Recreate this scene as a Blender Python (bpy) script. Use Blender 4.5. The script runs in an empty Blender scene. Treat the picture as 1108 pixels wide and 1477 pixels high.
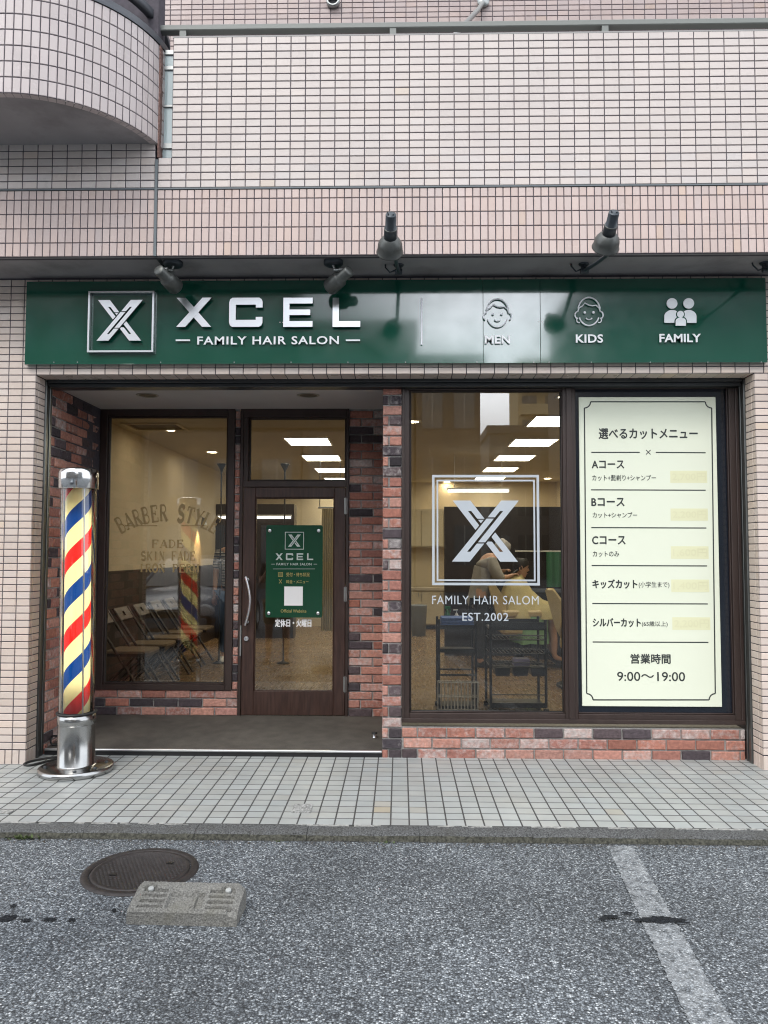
import bpy, math, random
from mathutils import Vector, Matrix, Euler
random.seed(7)
R = math.radians
SC = bpy.context.scene
COL = SC.collection

# ------------------------------------------------------------------ camera
CAM = Vector((0.0, -5.43, 1.487))
F = 1108.0                       # focal length in photo pixels (photo 1108 x 1477)
cam_d = bpy.data.cameras.new("camera")
cam = bpy.data.objects.new("camera", cam_d)
COL.objects.link(cam)
cam.location = CAM
cam.rotation_euler = Euler((R(90 + 3.07), R(-0.13), R(1.19)))
cam_d.sensor_fit = 'VERTICAL'
cam_d.sensor_height = 36.0
cam_d.lens = 36.0 * F / 1477.0
cam_d.clip_start = 0.05
cam_d.clip_end = 2000
SC.camera = cam
RM = cam.rotation_euler.to_matrix()

# ------------------------------------------------------------------ world: overcast daylight
SUN_EL, SUN_AZ = R(50), R(-155)          # azimuth from +Y, clockwise positive to +X
w = bpy.data.worlds.new("World")
SC.world = w
w.use_nodes = True
nt = w.node_tree
bg = nt.nodes["Background"]
sky = nt.nodes.new("ShaderNodeTexSky")
sky.sky_type = 'NISHITA'
sky.sun_disc = False
sky.sun_elevation = SUN_EL
sky.sun_rotation = SUN_AZ
sky.air_density = 1.0
sky.dust_density = 2.0
tc = nt.nodes.new("ShaderNodeTexCoord")
mp = nt.nodes.new("ShaderNodeMapping")
mp.inputs['Scale'].default_value = (2.2, 2.2, 4.0)
nz = nt.nodes.new("ShaderNodeTexNoise")
nz.inputs['Scale'].default_value = 1.3
nz.inputs['Detail'].default_value = 6
rp = nt.nodes.new("ShaderNodeValToRGB")
rp.color_ramp.elements[0].position = 0.25
rp.color_ramp.elements[0].color = (0.62, 0.62, 0.62, 1)
rp.color_ramp.elements[1].position = 0.6
rp.color_ramp.elements[1].color = (1, 1, 1, 1)
mx = nt.nodes.new("ShaderNodeMix")
mx.data_type = 'RGBA'
mx.inputs[7].default_value = (9.2, 9.6, 10.2, 1)        # cloud radiance
nt.links.new(tc.outputs['Generated'], mp.inputs['Vector'])
nt.links.new(mp.outputs['Vector'], nz.inputs['Vector'])
nt.links.new(nz.outputs['Fac'], rp.inputs['Fac'])
nt.links.new(rp.outputs['Color'], mx.inputs[0])
nt.links.new(sky.outputs['Color'], mx.inputs[6])
# a bright break in the clouds low over the street
brk = nt.nodes.new("ShaderNodeVectorMath")
brk.operation = 'DISTANCE'
brk.inputs[1].default_value = Vector((0.12, -0.95, 0.255)).normalized()
nt.links.new(tc.outputs['Generated'], brk.inputs[0])
bad = nt.nodes.new("ShaderNodeMath")
bad.operation = 'MULTIPLY_ADD'
bad.inputs[1].default_value = 0.12
nt.links.new(nz.outputs['Fac'], bad.inputs[0])
nt.links.new(brk.outputs['Value'], bad.inputs[2])
bmr = nt.nodes.new("ShaderNodeMapRange")
bmr.interpolation_type = 'SMOOTHSTEP'
bmr.inputs['From Min'].default_value = 0.12
bmr.inputs['From Max'].default_value = 0.27
bmr.inputs['To Min'].default_value = 3.8
bmr.inputs['To Max'].default_value = 1.0
nt.links.new(bad.outputs[0], bmr.inputs['Value'])
bsc = nt.nodes.new("ShaderNodeVectorMath")
bsc.operation = 'SCALE'
nt.links.new(mx.outputs[2], bsc.inputs[0])
nt.links.new(bmr.outputs[0], bsc.inputs['Scale'])
nt.links.new(bsc.outputs[0], bg.inputs['Color'])
bg.inputs['Strength'].default_value = 0.12

sun_d = bpy.data.lights.new("sun", 'SUN')
sun_d.energy = 0.9
sun_d.angle = R(25)
sun_d.color = (1.0, 0.96, 0.9)
sun = bpy.data.objects.new("sun", sun_d)
COL.objects.link(sun)
sun_dir = Vector((math.sin(SUN_AZ) * math.cos(SUN_EL), math.cos(SUN_AZ) * math.cos(SUN_EL), math.sin(SUN_EL)))
sun.rotation_euler = sun_dir.to_track_quat('Z', 'Y').to_euler()

vs = SC.view_settings
vs.view_transform = 'Standard'
vs.look = 'None'
vs.exposure = 1.0
vs.gamma = 1.0
vs.use_curve_mapping = False
SC.cycles.max_bounces = 10
SC.cycles.transparent_max_bounces = 16
SC.cycles.caustics_reflective = False
SC.cycles.caustics_refractive = False
SC.cycles.sample_clamp_indirect = 4.0
SC.cycles.use_denoising = True
SC.cycles.filter_width = 1.1


# ------------------------------------------------------------------ measuring helpers
def P(px, py, Y):
    """point of the plane y = Y seen at photo pixel (px, py)"""
    d = RM @ Vector(((px - 554.0) / F, -(py - 738.5) / F, -1.0))
    return CAM + d * ((Y - CAM.y) / d.y)


def G(px, py, Z):
    """point of the level z = Z seen at photo pixel (px, py)"""
    d = RM @ Vector(((px - 554.0) / F, -(py - 738.5) / F, -1.0))
    return CAM + d * ((Z - CAM.z) / d.z)


def X(px, Y, py=798):
    return P(px, py, Y).x


def Zh(py, Y, px=577):
    return P(px, py, Y).z


def srgb(r, g, b):
    def f(c):
        c /= 255.0
        return c / 12.92 if c <= 0.04045 else ((c + 0.055) / 1.055) ** 2.4
    return (f(r), f(g), f(b))


# ------------------------------------------------------------------ materials
def mat(name, color=(0.5, 0.5, 0.5), rough=0.5, metal=0.0, spec=0.5, attr=False, noise=0.0, nscale=20.0,
        bump=0.0, bscale=200.0, coat=0.0, emit=None, estr=0.0, rvar=0.0, stretch=None, dark=None, dscale=3.0, damt=0.0,
        wash=False):
    m = bpy.data.materials.new(name)
    m.use_nodes = True
    t = m.node_tree
    b = t.nodes["Principled BSDF"]
    L = t.links.new
    b.inputs['Base Color'].default_value = (*color, 1)
    b.inputs['Roughness'].default_value = rough
    b.inputs['Metallic'].default_value = metal
    b.inputs['Specular IOR Level'].default_value = spec
    b.inputs['Coat Weight'].default_value = coat
    b.inputs['Coat Roughness'].default_value = 0.05
    if emit is not None:
        b.inputs['Emission Color'].default_value = (*emit, 1)
        b.inputs['Emission Strength'].default_value = estr
    cur = None
    tcn = t.nodes.new("ShaderNodeTexCoord")
    vec = tcn.outputs['Object']
    if stretch:
        mpn = t.nodes.new("ShaderNodeMapping")
        mpn.inputs['Scale'].default_value = stretch
        L(vec, mpn.inputs['Vector'])
        vec = mpn.outputs['Vector']
    if attr:
        a = t.nodes.new("ShaderNodeAttribute")
        a.attribute_name = "Col"
        cur = a.outputs['Color']
        if wash:      # lime wash left on reclaimed bricks: amount kept in alpha
            n1 = t.nodes.new("ShaderNodeTexNoise")
            n1.inputs['Scale'].default_value = 28
            n1.inputs['Detail'].default_value = 6
            n1.inputs['Roughness'].default_value = 0.7
            L(vec, n1.inputs['Vector'])
            ad = t.nodes.new("ShaderNodeMath")
            ad.operation = 'ADD'
            L(n1.outputs['Fac'], ad.inputs[0])
            L(a.outputs['Alpha'], ad.inputs[1])
            mr = t.nodes.new("ShaderNodeMapRange")
            mr.inputs['From Min'].default_value = 0.98
            mr.inputs['From Max'].default_value = 1.32
            mr.inputs['To Max'].default_value = 0.85
            L(ad.outputs[0], mr.inputs['Value'])
            mw = t.nodes.new("ShaderNodeMix")
            mw.data_type = 'RGBA'
            mw.inputs[7].default_value = (0.50, 0.46, 0.44, 1)
            L(mr.outputs[0], mw.inputs[0])
            L(cur, mw.inputs[6])
            cur = mw.outputs[2]
    if noise > 0:
        n = t.nodes.new("ShaderNodeTexNoise")
        n.inputs['Scale'].default_value = nscale
        n.inputs['Detail'].default_value = 5
        L(vec, n.inputs['Vector'])
        mr = t.nodes.new("ShaderNodeMapRange")
        mr.inputs['From Min'].default_value = 0.3
        mr.inputs['From Max'].default_value = 0.7
        mr.inputs['To Min'].default_value = 1 - noise
        mr.inputs['To Max'].default_value = 1 + noise
        L(n.outputs['Fac'], mr.inputs['Value'])
        mu = t.nodes.new("ShaderNodeVectorMath")
        mu.operation = 'SCALE'
        if cur is None:
            mu.inputs[0].default_value = color
        else:
            L(cur, mu.inputs[0])
        L(mr.outputs[0], mu.inputs['Scale'])
        cur = mu.outputs[0]
    if dark is not None:
        n = t.nodes.new("ShaderNodeTexNoise")
        n.inputs['Scale'].default_value = dscale
        n.inputs['Detail'].default_value = 7
        n.inputs['Roughness'].default_value = 0.65
        L(tcn.outputs['Object'], n.inputs['Vector'])
        mr = t.nodes.new("ShaderNodeMapRange")
        mr.inputs['From Min'].default_value = 0.5
        mr.inputs['From Max'].default_value = 0.72
        mr.inputs['To Max'].default_value = damt
        L(n.outputs['Fac'], mr.inputs['Value'])
        mw = t.nodes.new("ShaderNodeMix")
        mw.data_type = 'RGBA'
        mw.inputs[7].default_value = (*dark, 1)
        L(mr.outputs[0], mw.inputs[0])
        if cur is None:
            mw.inputs[6].default_value = (*color, 1)
        else:
            L(cur, mw.inputs[6])
        cur = mw.outputs[2]
    if cur is not None:
        L(cur, b.inputs['Base Color'])
    if rvar > 0:
        n = t.nodes.new("ShaderNodeTexNoise")
        n.inputs['Scale'].default_value = 6
        n.inputs['Detail'].default_value = 6
        L(vec, n.inputs['Vector'])
        mr = t.nodes.new("ShaderNodeMapRange")
        mr.inputs['From Min'].default_value = 0.3
        mr.inputs['From Max'].default_value = 0.7
        mr.inputs['To Min'].default_value = max(0.02, rough - rvar)
        mr.inputs['To Max'].default_value = rough + rvar
        L(n.outputs['Fac'], mr.inputs['Value'])
        L(mr.outputs[0], b.inputs['Roughness'])
    if bump > 0:
        n = t.nodes.new("ShaderNodeTexNoise")
        n.inputs['Scale'].default_value = bscale
        n.inputs['Detail'].default_value = 4
        L(vec, n.inputs['Vector'])
        bp = t.nodes.new("ShaderNodeBump")
        bp.inputs['Strength'].default_value = bump
        bp.inputs['Distance'].default_value = 0.01
        L(n.outputs['Fac'], bp.inputs['Height'])
        L(bp.outputs['Normal'], b.inputs['Normal'])
    return m


def glass_mat(name, tint=(0.8, 0.8, 0.78), refl=1.0, rough=0.0):
    m = bpy.data.materials.new(name)
    m.use_nodes = True
    t = m.node_tree
    t.nodes.clear()
    L = t.links.new
    out = t.nodes.new("ShaderNodeOutputMaterial")
    tr = t.nodes.new("ShaderNodeBsdfTransparent")
    tr.inputs['Color'].default_value = (*tint, 1)
    gl = t.nodes.new("ShaderNodeBsdfGlossy")
    gl.inputs['Roughness'].default_value = rough
    fr = t.nodes.new("ShaderNodeFresnel")
    fr.inputs['IOR'].default_value = 1.52
    mu = t.nodes.new("ShaderNodeMath")
    mu.operation = 'MULTIPLY'
    mu.inputs[1].default_value = refl
    mu.use_clamp = True
    L(fr.outputs[0], mu.inputs[0])
    mix = t.nodes.new("ShaderNodeMixShader")
    L(mu.outputs[0], mix.inputs[0])
    L(tr.outputs[0], mix.inputs[1])
    L(gl.outputs[0], mix.inputs[2])
    L(mix.outputs[0], out.inputs['Surface'])
    return m


def film_mat(name, color, alpha, rough=0.4):
    m = mat(name, color, rough)
    m.node_tree.nodes["Principled BSDF"].inputs['Alpha'].default_value = alpha
    return m


M = {}
M['tile'] = mat("facade_tile", rough=0.32, attr=True, noise=0.03, nscale=3, dark=(.38, .33, .31), dscale=1.3, damt=.16, bump=0.06, bscale=60, rvar=0.1, spec=0.4)
M['grout'] = mat("tile_grout", (0.075, 0.066, 0.078), 0.9, noise=0.2, nscale=30)
M['brick'] = mat("brick", rough=0.85, attr=True, wash=True, noise=0.22, nscale=45, bump=0.7, bscale=140, spec=0.2)
M['mortar'] = mat("mortar", (0.32, 0.31, 0.295), 0.95, noise=0.2, nscale=50, bump=0.5, bscale=250)
M['soffit'] = mat("soffit_paint", (0.30, 0.285, 0.29), 0.75, noise=0.08, nscale=4, dark=(0.11, 0.10, 0.10), dscale=2.5, damt=0.5)
M['recess_ceiling'] = mat("recess_ceiling_paint", (0.50, 0.48, 0.46), 0.8, noise=0.05, nscale=3)
M['green'] = mat("sign_green", (0.006, 0.075, 0.047), 0.13, coat=1.0, spec=0.6, rvar=0.05, noise=0.06, nscale=2)
M['steel'] = mat("brushed_steel", (0.76, 0.78, 0.80), 0.30, metal=1.0, noise=0.05, nscale=40, stretch=(1, 1, 30))
M['letter_face'] = mat("letter_white", (0.88, 0.90, 0.91), 0.35)
M['chrome'] = mat("polished_steel", (0.40, 0.40, 0.395), 0.2, metal=1.0, rvar=0.05, noise=0.08, nscale=12, dark=(0.35, 0.33, 0.3), dscale=9, damt=0.35)
M['alu'] = mat("aluminium", (0.36, 0.37, 0.36), 0.42, metal=0.9, noise=0.08, nscale=8)
M['dark_metal'] = mat("dark_anodised_metal", (0.055, 0.06, 0.065), 0.35, metal=0.6, noise=0.15, nscale=6)
M['rail_metal'] = mat("shutter_rail_metal", (0.16, 0.165, 0.16), 0.3, metal=0.8, noise=0.12, nscale=6, stretch=(1, 1, 0.1))
M['wood'] = mat("dark_brown_wood", (0.050, 0.026, 0.020), 0.38, noise=0.35, nscale=9, stretch=(6, 6, 0.6), bump=0.12, bscale=30, rvar=0.08)
M['frame'] = mat("brown_window_frame", (0.045, 0.030, 0.026), 0.36, metal=0.15, noise=0.15, nscale=5, stretch=(2, 2, 0.4), rvar=0.08)
M['black'] = mat("black_paint", (0.012, 0.012, 0.013), 0.4, noise=0.1, nscale=20)
M['rubber'] = mat("black_rubber", (0.015, 0.015, 0.015), 0.6)
M['navy'] = mat("dark_window_film", (0.010, 0.014, 0.022), 0.12, spec=0.6)
M['glass'] = glass_mat("window_glass", (0.84, 0.83, 0.80), 1.65)
M['lampglass'] = glass_mat("tube_glass", (0.90, 0.91, 0.90), 2.2)
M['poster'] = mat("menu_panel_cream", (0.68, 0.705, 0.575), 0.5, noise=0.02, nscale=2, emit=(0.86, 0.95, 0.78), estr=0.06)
M['ink'] = mat("dark_ink", (0.025, 0.03, 0.03), 0.5)
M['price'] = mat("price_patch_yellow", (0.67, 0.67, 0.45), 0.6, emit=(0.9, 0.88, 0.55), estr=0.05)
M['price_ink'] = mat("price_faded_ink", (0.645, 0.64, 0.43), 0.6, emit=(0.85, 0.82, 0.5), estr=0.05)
M['vinyl'] = film_mat("silver_window_vinyl", (0.50, 0.54, 0.58), 0.93, 0.35)
M['gold_vinyl'] = mat("gold_window_vinyl", (0.30, 0.215, 0.095), 0.5)
M['white_vinyl'] = mat("white_vinyl", (0.85, 0.85, 0.85), 0.5)
M['plaque'] = mat("plaque_green", (0.006, 0.06, 0.028), 0.22, coat=0.3)
M['plaque_white'] = mat("plaque_pale_print", (0.50, 0.58, 0.54), 0.5)
M['plaque_gold'] = mat("plaque_gold_print", (0.36, 0.31, 0.10), 0.5)
M['pave_grout'] = mat("pavement_grout", (0.060, 0.058, 0.056), 0.95, noise=0.3, nscale=30)
M['pave'] = mat("pavement_tile", rough=0.42, attr=True, noise=0.07, nscale=5, bump=0.05, bscale=120, rvar=0.1,
                dark=(0.20, 0.18, 0.16), dscale=1.7, damt=0.32)
M['cream_wall'] = mat("cream_wall_paint", (0.60, 0.52, 0.375), 0.75, noise=0.04, nscale=2)
M['int_ceiling'] = mat("room_ceiling_paint", (0.52, 0.46, 0.34), 0.85, noise=0.04, nscale=2)
M['wainscot'] = mat("dark_wood_panelling", (0.035, 0.022, 0.014), 0.45, noise=0.35, nscale=5, stretch=(5, 5, 0.4))
M['panel_dark'] = mat("dark_partition_laminate", (0.020, 0.014, 0.012), 0.35, noise=0.25, nscale=4, stretch=(4, 4, 0.4))
M['light'] = mat("fluorescent_diffuser", (0.9, 0.9, 0.85), 0.5, emit=(1.0, 0.93, 0.75), estr=12.0)
M['tube_light'] = mat("fluorescent_tube_glow", (0.9, 0.9, 0.9), 0.5, emit=(0.95, 0.97, 1.0), estr=3.0)
M['spot_warm'] = mat("warm_downlight_glow", (0.9, 0.8, 0.6), 0.5, emit=(1.0, 0.84, 0.58), estr=45.0)
M['white_plastic'] = mat("white_plastic", (0.75, 0.75, 0.72), 0.4)
M['seat_wood'] = mat("plywood_seat", (0.24, 0.18, 0.12), 0.45, noise=0.15, nscale=6, stretch=(1, 6, 1))
M['chair_frame'] = mat("dark_chair_frame", (0.04, 0.025, 0.018), 0.4, noise=0.1)
M['skin'] = mat("skin", (0.50, 0.30, 0.21), 0.5, noise=0.05)
M['hair'] = mat("black_hair", (0.012, 0.010, 0.010), 0.5, bump=0.5, bscale=120)
M['grey_hair'] = mat("grey_hair", (0.35, 0.34, 0.33), 0.6, bump=0.5, bscale=120)
M['grey_shirt'] = mat("grey_shirt", (0.30, 0.29, 0.27), 0.85, noise=0.1, nscale=12, bump=0.3, bscale=30)
M['trousers'] = mat("dark_trousers", (0.025, 0.027, 0.035), 0.85, noise=0.1)
M['cape_yellow'] = mat("pale_yellow_cape", (0.52, 0.45, 0.22), 0.6, noise=0.12, nscale=6)
M['cape_green'] = mat("pale_green_cape", (0.22, 0.42, 0.22), 0.6, noise=0.12, nscale=6)
M['vinyl_seat'] = mat("cream_vinyl", (0.56, 0.45, 0.24), 0.4, noise=0.06)
M['towel_blue'] = mat("blue_towel", (0.16, 0.26, 0.60), 0.95, noise=0.15, nscale=40, bump=0.8, bscale=200)
M['cabinet'] = mat("cream_cabinet", (0.52, 0.46, 0.32), 0.5, noise=0.04)
M['lilac'] = mat("lilac_tissue_box", (0.50, 0.46, 0.72), 0.6)
M['concrete'] = mat("mossy_concrete", (0.165, 0.162, 0.150), 0.95, noise=0.5, nscale=150, bump=0.7, bscale=110, dark=(0.13, 0.125, 0.10), dscale=9, damt=0.6)
M['kerb'] = mat("kerb_concrete", (0.085, 0.087, 0.087), 0.95, noise=0.8, nscale=120, bump=0.9, bscale=130, dark=(0.06, 0.058, 0.05), dscale=6, damt=0.7)
M['iron'] = mat("cast_iron", (0.036, 0.031, 0.030), 0.55, metal=0.35, noise=0.25, nscale=30, bump=0.2, bscale=90)
M['mat_rubber'] = mat("entrance_mat", (0.125, 0.112, 0.095), 0.8, noise=0.18, nscale=9)
M['weed'] = mat("weed_leaf", (0.07, 0.10, 0.03), 0.7, noise=0.3)
M['tar'] = mat("tar_stain", (0.016, 0.018, 0.021), 0.9, noise=0.6, nscale=90, spec=0.15, bump=0.8, bscale=120)
M['coping'] = mat("dark_coping", (0.06, 0.065, 0.075), 0.4, metal=0.4)
M['rust'] = mat("rough_brown_edge", (0.22, 0.13, 0.11), 0.95, noise=0.4, nscale=60, bump=0.8, bscale=90)


def asphalt_mat(name, paint=0.0):
    m = bpy.data.materials.new(name)
    m.use_nodes = True
    t = m.node_tree
    b = t.nodes["Principled BSDF"]
    L = t.links.new
    tcn = t.nodes.new("ShaderNodeTexCoord")
    vec = tcn.outputs['Object']
    v = t.nodes.new("ShaderNodeTexVoronoi")
    v.inputs['Scale'].default_value = 124
    L(vec, v.inputs['Vector'])
    sep = t.nodes.new("ShaderNodeSeparateColor")
    L(v.outputs['Color'], sep.inputs[0])
    r = t.nodes.new("ShaderNodeValToRGB")
    e = r.color_ramp.elements
    e[0].position = 0.0
    e[0].color = (0.040, 0.044, 0.049, 1)
    e[1].position = 1.0
    e[1].color = (0.40, 0.42, 0.43, 1)
    for p, c in ((0.35, (0.083, 0.092, 0.101)), (0.7, (0.142, 0.157, 0.171)), (0.9, (0.235, 0.256, 0.272))):
        q = r.color_ramp.elements.new(p)
        q.color = (*c, 1)
    L(sep.outputs[0], r.inputs['Fac'])
    # dark bitumen in the gaps between stones
    gap = t.nodes.new("ShaderNodeMapRange")
    gap.inputs['From Min'].default_value = 0.35
    gap.inputs['From Max'].default_value = 0.65
    gap.inputs['To Min'].default_value = 1.0
    gap.inputs['To Max'].default_value = 0.36
    L(v.outputs['Distance'], gap.inputs['Value'])
    mu = t.nodes.new("ShaderNodeVectorMath")
    mu.operation = 'SCALE'
    L(r.outputs['Color'], mu.inputs[0])
    L(gap.outputs[0], mu.inputs['Scale'])
    # broad worn patches
    n = t.nodes.new("ShaderNodeTexNoise")
    n.inputs['Scale'].default_value = 0.8
    n.inputs['Detail'].default_value = 6
    n.inputs['Roughness'].default_value = 0.6
    L(vec, n.inputs['Vector'])
    mr = t.nodes.new("ShaderNodeMapRange")
    mr.inputs['From Min'].default_value = 0.3
    mr.inputs['From Max'].default_value = 0.72
    mr.inputs['To Min'].default_value = 0.92
    mr.inputs['To Max'].default_value = 1.9
    L(n.outputs['Fac'], mr.inputs['Value'])
    mu2 = t.nodes.new("ShaderNodeVectorMath")
    mu2.operation = 'SCALE'
    L(mu.outputs[0], mu2.inputs[0])
    L(mr.outputs[0], mu2.inputs['Scale'])
    cur = mu2.outputs[0]
    if paint > 0:
        n2 = t.nodes.new("ShaderNodeTexNoise")
        n2.inputs['Scale'].default_value = 26
        n2.inputs['Detail'].default_value = 9
        n2.inputs['Roughness'].default_value = 0.75
        L(vec, n2.inputs['Vector'])
        mr2 = t.nodes.new("ShaderNodeMapRange")
        mr2.inputs['From Min'].default_value = 0.36
        mr2.inputs['From Max'].default_value = 0.66
        mr2.inputs['To Max'].default_value = paint
        L(n2.outputs['Fac'], mr2.inputs['Value'])
        mw = t.nodes.new("ShaderNodeMix")
        mw.data_type = 'RGBA'
        mw.inputs[7].default_value = (0.52, 0.54, 0.55, 1)
        L(mr2.outputs[0], mw.inputs[0])
        L(cur, mw.inputs[6])
        cur = mw.outputs[2]
    L(cur, b.inputs['Base Color'])
    b.inputs['Roughness'].default_value = 0.8
    b.inputs['Specular IOR Level'].default_value = 0.4
    bp = t.nodes.new("ShaderNodeBump")
    bp.inputs['Strength'].default_value = 0.9
    bp.inputs['Distance'].default_value = 0.006
    bp.invert = True
    L(v.outputs['Distance'], bp.inputs['Height'])
    L(bp.outputs['Normal'], b.inputs['Normal'])
    return m


M['asphalt'] = asphalt_mat("asphalt")
M['road_paint'] = asphalt_mat("worn_road_paint", 0.52)


def floor_wood_mat():
    m = mat("shop_floor_planks", (0.30, 0.20, 0.11), 0.28, noise=0.2, nscale=4, stretch=(8, 1, 1), rvar=0.08)
    t = m.node_tree
    b = t.nodes["Principled BSDF"]
    br = t.nodes.new("ShaderNodeTexBrick")
    br.inputs['Color1'].default_value = (0.25, 0.175, 0.10, 1)
    br.inputs['Color2'].default_value = (0.19, 0.125, 0.07, 1)
    br.inputs['Mortar'].default_value = (0.12, 0.08, 0.05, 1)
    br.inputs['Scale'].default_value = 1.0
    br.inputs['Mortar Size'].default_value = 0.004
    br.inputs['Brick Width'].default_value = 0.9
    br.inputs['Row Height'].default_value = 0.12
    tcn = t.nodes.new("ShaderNodeTexCoord")
    t.links.new(tcn.outputs['Object'], br.inputs['Vector'])
    t.links.new(br.outputs['Color'], b.inputs['Base Color'])
    return m


M['floor_wood'] = floor_wood_mat()


def stripe_mat():
    """helical red / blue stripes printed on the pale drum of the barber pole, lit from inside"""
    m = bpy.data.materials.new("barber_stripes")
    m.use_nodes = True
    t = m.node_tree
    b = t.nodes["Principled BSDF"]
    L = t.links.new
    tcn = t.nodes.new("ShaderNodeTexCoord")
    sp = t.nodes.new("ShaderNodeSeparateXYZ")
    L(tcn.outputs['Object'], sp.inputs[0])
    at = t.nodes.new("ShaderNodeMath")
    at.operation = 'ARCTAN2'
    L(sp.outputs[1], at.inputs[0])
    L(sp.outputs[0], at.inputs[1])
    dv = t.nodes.new("ShaderNodeMath")
    dv.operation = 'MULTIPLY'
    dv.inputs[1].default_value = -1.0 / (2 * math.pi)
    L(at.outputs[0], dv.inputs[0])
    zz = t.nodes.new("ShaderNodeMath")
    zz.operation = 'MULTIPLY_ADD'
    zz.inputs[1].default_value = 1.0 / 0.522
    zz.inputs[2].default_value = STRIPE_PHASE
    L(sp.outputs[2], zz.inputs[0])
    ad = t.nodes.new("ShaderNodeMath")
    ad.operation = 'ADD'
    L(dv.outputs[0], ad.inputs[0])
    L(zz.outputs[0], ad.inputs[1])
    fr = t.nodes.new("ShaderNodeMath")
    fr.operation = 'FRACT'
    L(ad.outputs[0], fr.inputs[0])
    r = t.nodes.new("ShaderNodeValToRGB")
    r.color_ramp.interpolation = 'CONSTANT'
    e = r.color_ramp.elements
    e[0].position = 0.0
    e[0].color = (0.88, 0.83, 0.44, 1)
    e[1].position = 0.26
    e[1].color = (0.70, 0.018, 0.014, 1)
    q = e.new(0.50)
    q.color = (0.88, 0.83, 0.44, 1)
    q = e.new(0.76)
    q.color = (0.003, 0.050, 0.27, 1)
    L(fr.outputs[0], r.inputs['Fac'])
    L(r.outputs['Color'], b.inputs['Base Color'])
    b.inputs['Roughness'].default_value = 0.35
    tl = t.nodes.new("ShaderNodeBsdfTranslucent")
    L(r.outputs['Color'], tl.inputs['Color'])
    ms_ = t.nodes.new("ShaderNodeMixShader")
    ms_.inputs[0].default_value = 0.5
    L(b.outputs[0], ms_.inputs[1])
    L(tl.outputs[0], ms_.inputs[2])
    L(ms_.outputs[0], t.nodes["Material Output"].inputs['Surface'])
    return m


STRIPE_PHASE = 0.32

# ------------------------------------------------------------------ object bookkeeping
ORG = {}


def children_of(o):
    return [c for c in bpy.data.objects if c.parent == o]


def tag(o, label=None, cat=None, group=None, kind=None):
    if label:
        o['label'] = label
    if cat:
        o['category'] = cat
    if group:
        o['group'] = group
    if kind:
        o['kind'] = kind
    return o


def thing(name, label, cat, loc=(0, 0, 0), group=None):
    o = bpy.data.objects.new(name, None)
    o.empty_display_size = 0.1
    COL.objects.link(o)
    o.location = loc
    ORG[o] = Vector(loc)
    return tag(o, label, cat, group)


def world_org(o):
    return ORG[o]


def dup(root, loc, rz=None, label=None, group=None):
    def rec(o, par):
        c = o.copy()
        COL.objects.link(c)
        c.parent = par
        for ch in children_of(o):
            rec(ch, c)
        return c
    r = rec(root, root.parent)
    r.location = loc
    if rz is not None:
        r.rotation_euler = (0, 0, rz)
    if label:
        r['label'] = label
    if group:
        r['group'] = group
    ORG[r] = Vector(loc)
    return r


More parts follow.
